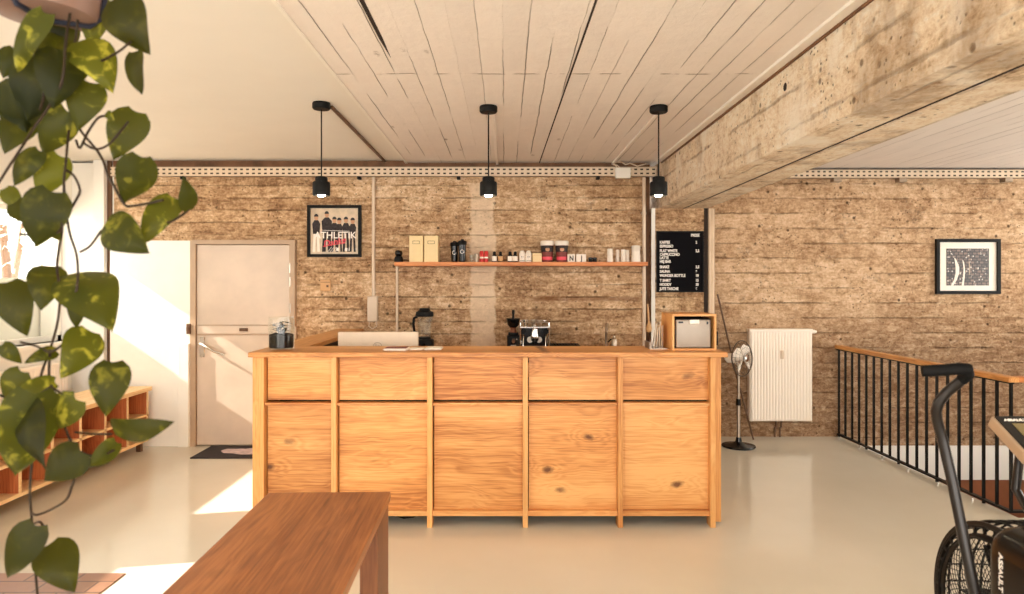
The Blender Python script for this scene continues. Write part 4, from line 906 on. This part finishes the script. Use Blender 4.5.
for sgn in (-1, 1):
    cx = 1.72+sgn*.25; m = MB(); m.tube([(1.72+sgn*.2, 1.75, .33), (cx+sgn*.02, 1.75, .33), (cx+sgn*.02, 1.68, .33+sgn*.15)], .012, 8); cr = m.build('crank', 'steel', ab, True)
    m = MB(); m.box(cx+min(0, sgn*.10)+sgn*.02, cx+max(0, sgn*.10)+sgn*.02, 1.63, 1.73, .32+sgn*.15, .345+sgn*.15, .005); m.build('pedal', 'black', cr)

# ------------------------------------------------------------------ hanging plant
PD = 1.5
pl = thing('hanging_plant', 'trailing green vine plant in a pale hanging pot', 'plant', tuple(at(45, 18, PD)))
pc = at(45, 18, PD)
MB().lathe(pc, [(0, 0), (.082, 0), (.098, .006), (.103, .02), (.112, .10), (.122, .20), (.126, .205), (.118, .205), (.108, .10), (.098, .03), (0, .03)], 36).build('pot', 'potclay', pl, True)
MB().lathe(pc, [(0, .16), (.110, .165), (.05, .178), (0, .182)], 24).build('soil', 'soil', pl, True)
m = MB()
for a in (.5, .5+2*PI/3, .5+4*PI/3):
    e_ = Vector((math.cos(a), math.sin(a), 0)); m.tube([pc+Vector((0, 0, -.004)), pc+e_*.085+Vector((0, 0, -.003)), pc+e_*.108+Vector((0, 0, .02)), pc+e_*.130+Vector((0, 0, .21)), pc+e_*.02+Vector((0, 0, .50)), pc+Vector((0, 0, ZC+.02-pc.z))], .0065, 6)
m.build('hanger', 'rope', pl)
stems = [([(72, -20), (72, 0), (66, 40), (62, 81), (50, 105), (34, 128), (20, 150), (8, 168), (-6, 190)], 1.46), ([(78, 10), (76, 37), (70, 70), (69, 94), (70, 115), (69, 128), (66, 160), (64, 188), (69, 230), (77, 257), (77, 288), (70, 305)], 1.50),
 ([(70, 112), (81, 131), (90, 142), (98, 152), (104, 163), (108, 175), (115, 188), (124, 204), (131, 206), (150, 203), (163, 200)], 1.50), ([(64, 188), (62, 230), (57, 264), (60, 291), (58, 320), (50, 350), (42, 372), (36, 400), (34, 441), (30, 488), (32, 524), (34, 553), (38, 600)], 1.52),
 ([(50, 350), (49, 375), (52, 387), (62, 394), (66, 401), (60, 410), (66, 430), (75, 448), (88, 455), (101, 456), (114, 450)], 1.50), ([(76, 452), (74, 478), (72, 486), (66, 500), (50, 510), (36, 515), (31, 512)], 1.49),
 ([(82, 142), (95, 149), (108, 145), (120, 132), (128, 122)], 1.49), ([(76, 140), (80, 148), (88, 132), (98, 118), (106, 116)], 1.5), ([(84, 72), (98, 63), (118, 52), (128, 44), (131, 42)], 1.47),
 ([(20, 234), (36, 236), (56, 233), (62, 225), (56, 210)], 1.46), ([(140, 226), (158, 222), (170, 222), (182, 215), (189, 209)], 1.5), ([(80, 252), (90, 246), (101, 231)], 1.5), ([(66, 170), (74, 176), (80, 190), (76, 200), (70, 210)], 1.5), ([(20, 342), (36, 346), (50, 352), (62, 345)], 1.5),
 ([(34, 549), (40, 540), (44, 530), (40, 522), (33, 524)], 1.51), ([(0, 395), (16, 402), (30, 400), (50, 387)], 1.48), ([(92, 384), (110, 376), (110, 364)], 1.5), ([(75, 432), (90, 434), (112, 434)], 1.49), ([(40, 110), (44, 90), (36, 60), (34, 40), (40, 12)], 1.44)]
m = MB()
for pts, dd in stems:
    q = [at(x, y, dd+.02*math.sin(i*1.7)) for i, (x, y) in enumerate(pts)]
    # smooth the run of points
    sm = []
    for i in range(len(q)-1):
        p0, p1, p2, p3 = q[max(i-1, 0)], q[i], q[i+1], q[min(i+2, len(q)-1)]
        for k in range(4):
            t_ = k/4; sm.append(.5*((2*p1)+(p2-p0)*t_+(2*p0-5*p1+4*p2-p3)*t_*t_+(3*p1-p0-3*p2+p3)*t_**3))
    sm.append(q[-1]); m.tube(sm, .0028, 6)
m.build('stems', 'stem', pl, True)
leaves = [  # base, tip, width ratio, depth, roll, tone
 (113, -2, 147, 54, .85, 1.45, .5, .15), (131, 52, 139, 94, .55, 1.46, 1.1, .1), (82, 38, 113, 89, .80, 1.50, -.3, .95), (90, 82, 77, 130, .80, 1.50, .4, .6), (135, 111, 112, 160, .80, 1.50, .3, .55), (143, 158, 125, 205, .85, 1.50, -.5, .45),
 (190, 210, 184, 176, .60, 1.5, .6, .4), (172, 196, 141, 243, .62, 1.5, .5, .75), (104, 222, 147, 252, .85, 1.47, .2, .5), (76, 270, 111, 327, .80, 1.5, -.3, .65), (50, 265, 41, 309, .85, 1.5, .1, .35), (6, 282, 26, 336, .75, 1.48, .2, .2), (80, 289, 74, 328, .65, 1.5, .7, .25),
 (92, 331, 63, 378, .85, 1.5, -.3, .75), (56, 350, 24, 362, .62, 1.5, .6, .5), (112, 362, 105, 417, .80, 1.5, .2, .45), (110, 432, 171, 425, .40, 1.47, .7, .4), (117, 443, 87, 469, .70, 1.5, -.5, .6), (80, 452, 42, 482, 1.0, 1.47, .1, .25), (36, 396, 16, 479, .68, 1.44, -.4, .55), (26, 402, 42, 470, .4, 1.43, 1.0, .05), (74, 400, 45, 430, .75, 1.5, .4, .75),
 (33, 527, 5, 580, .62, 1.5, .5, .2), (48, 544, 74, 592, .85, 1.5, .1, .25), (60, 156, 37, 199, .75, 1.48, .2, .95), (67, 112, 41, 156, .72, 1.5, .1, .55), (50, 192, 33, 248, .85, 1.45, .5, .35), (16, 200, 62, 238, .6, 1.47, -.6, .5), (42, 60, 26, 122, .85, 1.46, .3, .2), (62, 50, 54, 108, .85, 1.48, -.2, .2), (26, 88, 8, 136, .85, 1.48, .4, .2), (14, 48, 2, 78, .8, 1.5, .4, .3),
 (42, 12, 14, 72, .40, 1.40, .8, .7), (98, -4, 90, 48, .7, 1.54, .2, .95), (24, 116, 4, 152, .8, 1.5, .4, .3), (106, 112, 114, 121, .8, 1.5, .4, .7), (4, 188, 24, 212, .7, 1.5, .2, .75), (54, 381, 10, 396, .6, 1.5, .6, .8), (2, 345, 22, 364, .7, 1.5, .2, .5), (38, 150, 12, 186, .6, 1.5, .5, .35), (8, 88, 26, 128, .8, 1.53, -.3, .25), (46, 26, 50, 66, .8, 1.52, 0, .15), (66, 20, 60, 60, .8, 1.53, 0, .2), (20, 372, 2, 402, .8, 1.52, .4, .6), (78, 58, 66, 96, .7, 1.55, .3, .2), (20, 56, 44, 100, .9, 1.53, 0, .15)]
m = MB(); tl = m.bm.faces.layers.float.new('tone')
cam = Vector((0, 0, CAMZ))
for (bx, by, tx, ty, wr, dd, roll, tone) in leaves:
    B = at(bx, by, dd+random.uniform(-.03, .03)); T = at(tx, ty, dd+random.uniform(-.05, .04)); ax = T-B; L_ = ax.length; ax /= L_
    n_ = (cam-B).normalized(); n_ = (n_-ax*n_.dot(ax)).normalized(); n_ = Matrix.Rotation(roll*.75, 3, ax) @ n_; sd = ax.cross(n_)
    rows_ = []; N, W = 11, 6; wr *= .86/max(.6, math.cos(roll*.75)); ph_ = random.random()*6
    for i in range(N):
        t_ = i/(N-1); half = .5*wr*L_*(math.sin(PI*min(1, (t_*.97+.03))**.58))**.85*(1-.0*t_)
        row = []
        for k in range(W+1):
            u_ = 2*k/W-1
            y_ = t_-.05*abs(u_)**1.6*(1-t_)**4
            z_ = -.10*abs(u_)**1.4*math.copysign(1, 1)*wr*(1-t_*.3)+.03*math.sin(ph_+t_*7)*u_+.12*math.sin(PI*t_)-.05
            z_ += .035*(1-abs(u_))**.5 if False else 0
            row.append(m.bm.verts.new(B+ax*(y_*L_)+sd*(u_*half)+n_*(z_*L_)))
        rows_.append(row)
    for i in range(N-1):
        for k in range(W):
            f_ = m.bm.faces.new((rows_[i][k], rows_[i][k+1], rows_[i+1][k+1], rows_[i+1][k])); f_[tl] = tone
m.build('foliage', 'leaf', pl, True, recalc=False)

# ------------------------------------------------------------------ light and camera
w = bpy.data.worlds.new('World'); bpy.context.scene.world = w; w.use_nodes = True
bg = w.node_tree.nodes['Background']; bg.inputs[0].default_value = (1., .958, .905, 1); bg.inputs[1].default_value = 1.0
sun = bpy.data.lights.new('sun', 'SUN'); sun.energy = 1.6; sun.angle = math.radians(.6); sun.color = (1, .93, .84)
so_ = bpy.data.objects.new('sun', sun); C.objects.link(so_); so_.rotation_euler = Vector((.98, .19, -.657)).to_track_quat('-Z', 'Y').to_euler()
def portal(loc, rot, sx_, sy_):
    l = bpy.data.lights.new('sky_portal', 'AREA'); l.shape = 'RECTANGLE'; l.size = sx_; l.size_y = sy_; l.cycles.is_portal = True
    o = bpy.data.objects.new('sky_portal', l); C.objects.link(o); o.location = loc; o.rotation_euler = rot
for y0, y1 in ((4.07, 6.47), (.75, 3.31), (-2.6, .45)): portal((XL-.2, (y0+y1)/2, (SILL+HEAD)/2), (0, -PI/2, 0), HEAD-SILL, y1-y0)
portal((WX+.1, 4.5, 1.55), (0, PI/2, 0), 1.9, 3.8)
portal((.24, -1.8, 1.42), (PI/2, 0, 0), 8.7, 2.36)

cd = bpy.data.cameras.new('camera'); co_ = bpy.data.objects.new('camera', cd); C.objects.link(co_)
co_.location = (0, 0, CAMZ); co_.rotation_euler = (PI/2, 0, 0)
cd.sensor_width = 36; cd.lens = F/1024*36
cd.shift_x = (512-VX)/1024; cd.shift_y = -(297-VY)/1024
cd.dof.use_dof = True; cd.dof.focus_distance = 5.0; cd.dof.aperture_fstop = 3.2
cd.clip_start = .05
sc = bpy.context.scene; sc.camera = co_
sc.view_settings.view_transform = 'Standard'; sc.view_settings.look = 'None'; sc.view_settings.gamma = 1.; sc.view_settings.use_curve_mapping = False
sc.view_settings.exposure = 2.95
sc.cycles.max_bounces = 10; sc.cycles.diffuse_bounces = 6; sc.cycles.glossy_bounces = 4; sc.cycles.transparent_max_bounces = 16
sc.cycles.caustics_reflective = False; sc.cycles.caustics_refractive = False; sc.cycles.sample_clamp_indirect = 6.
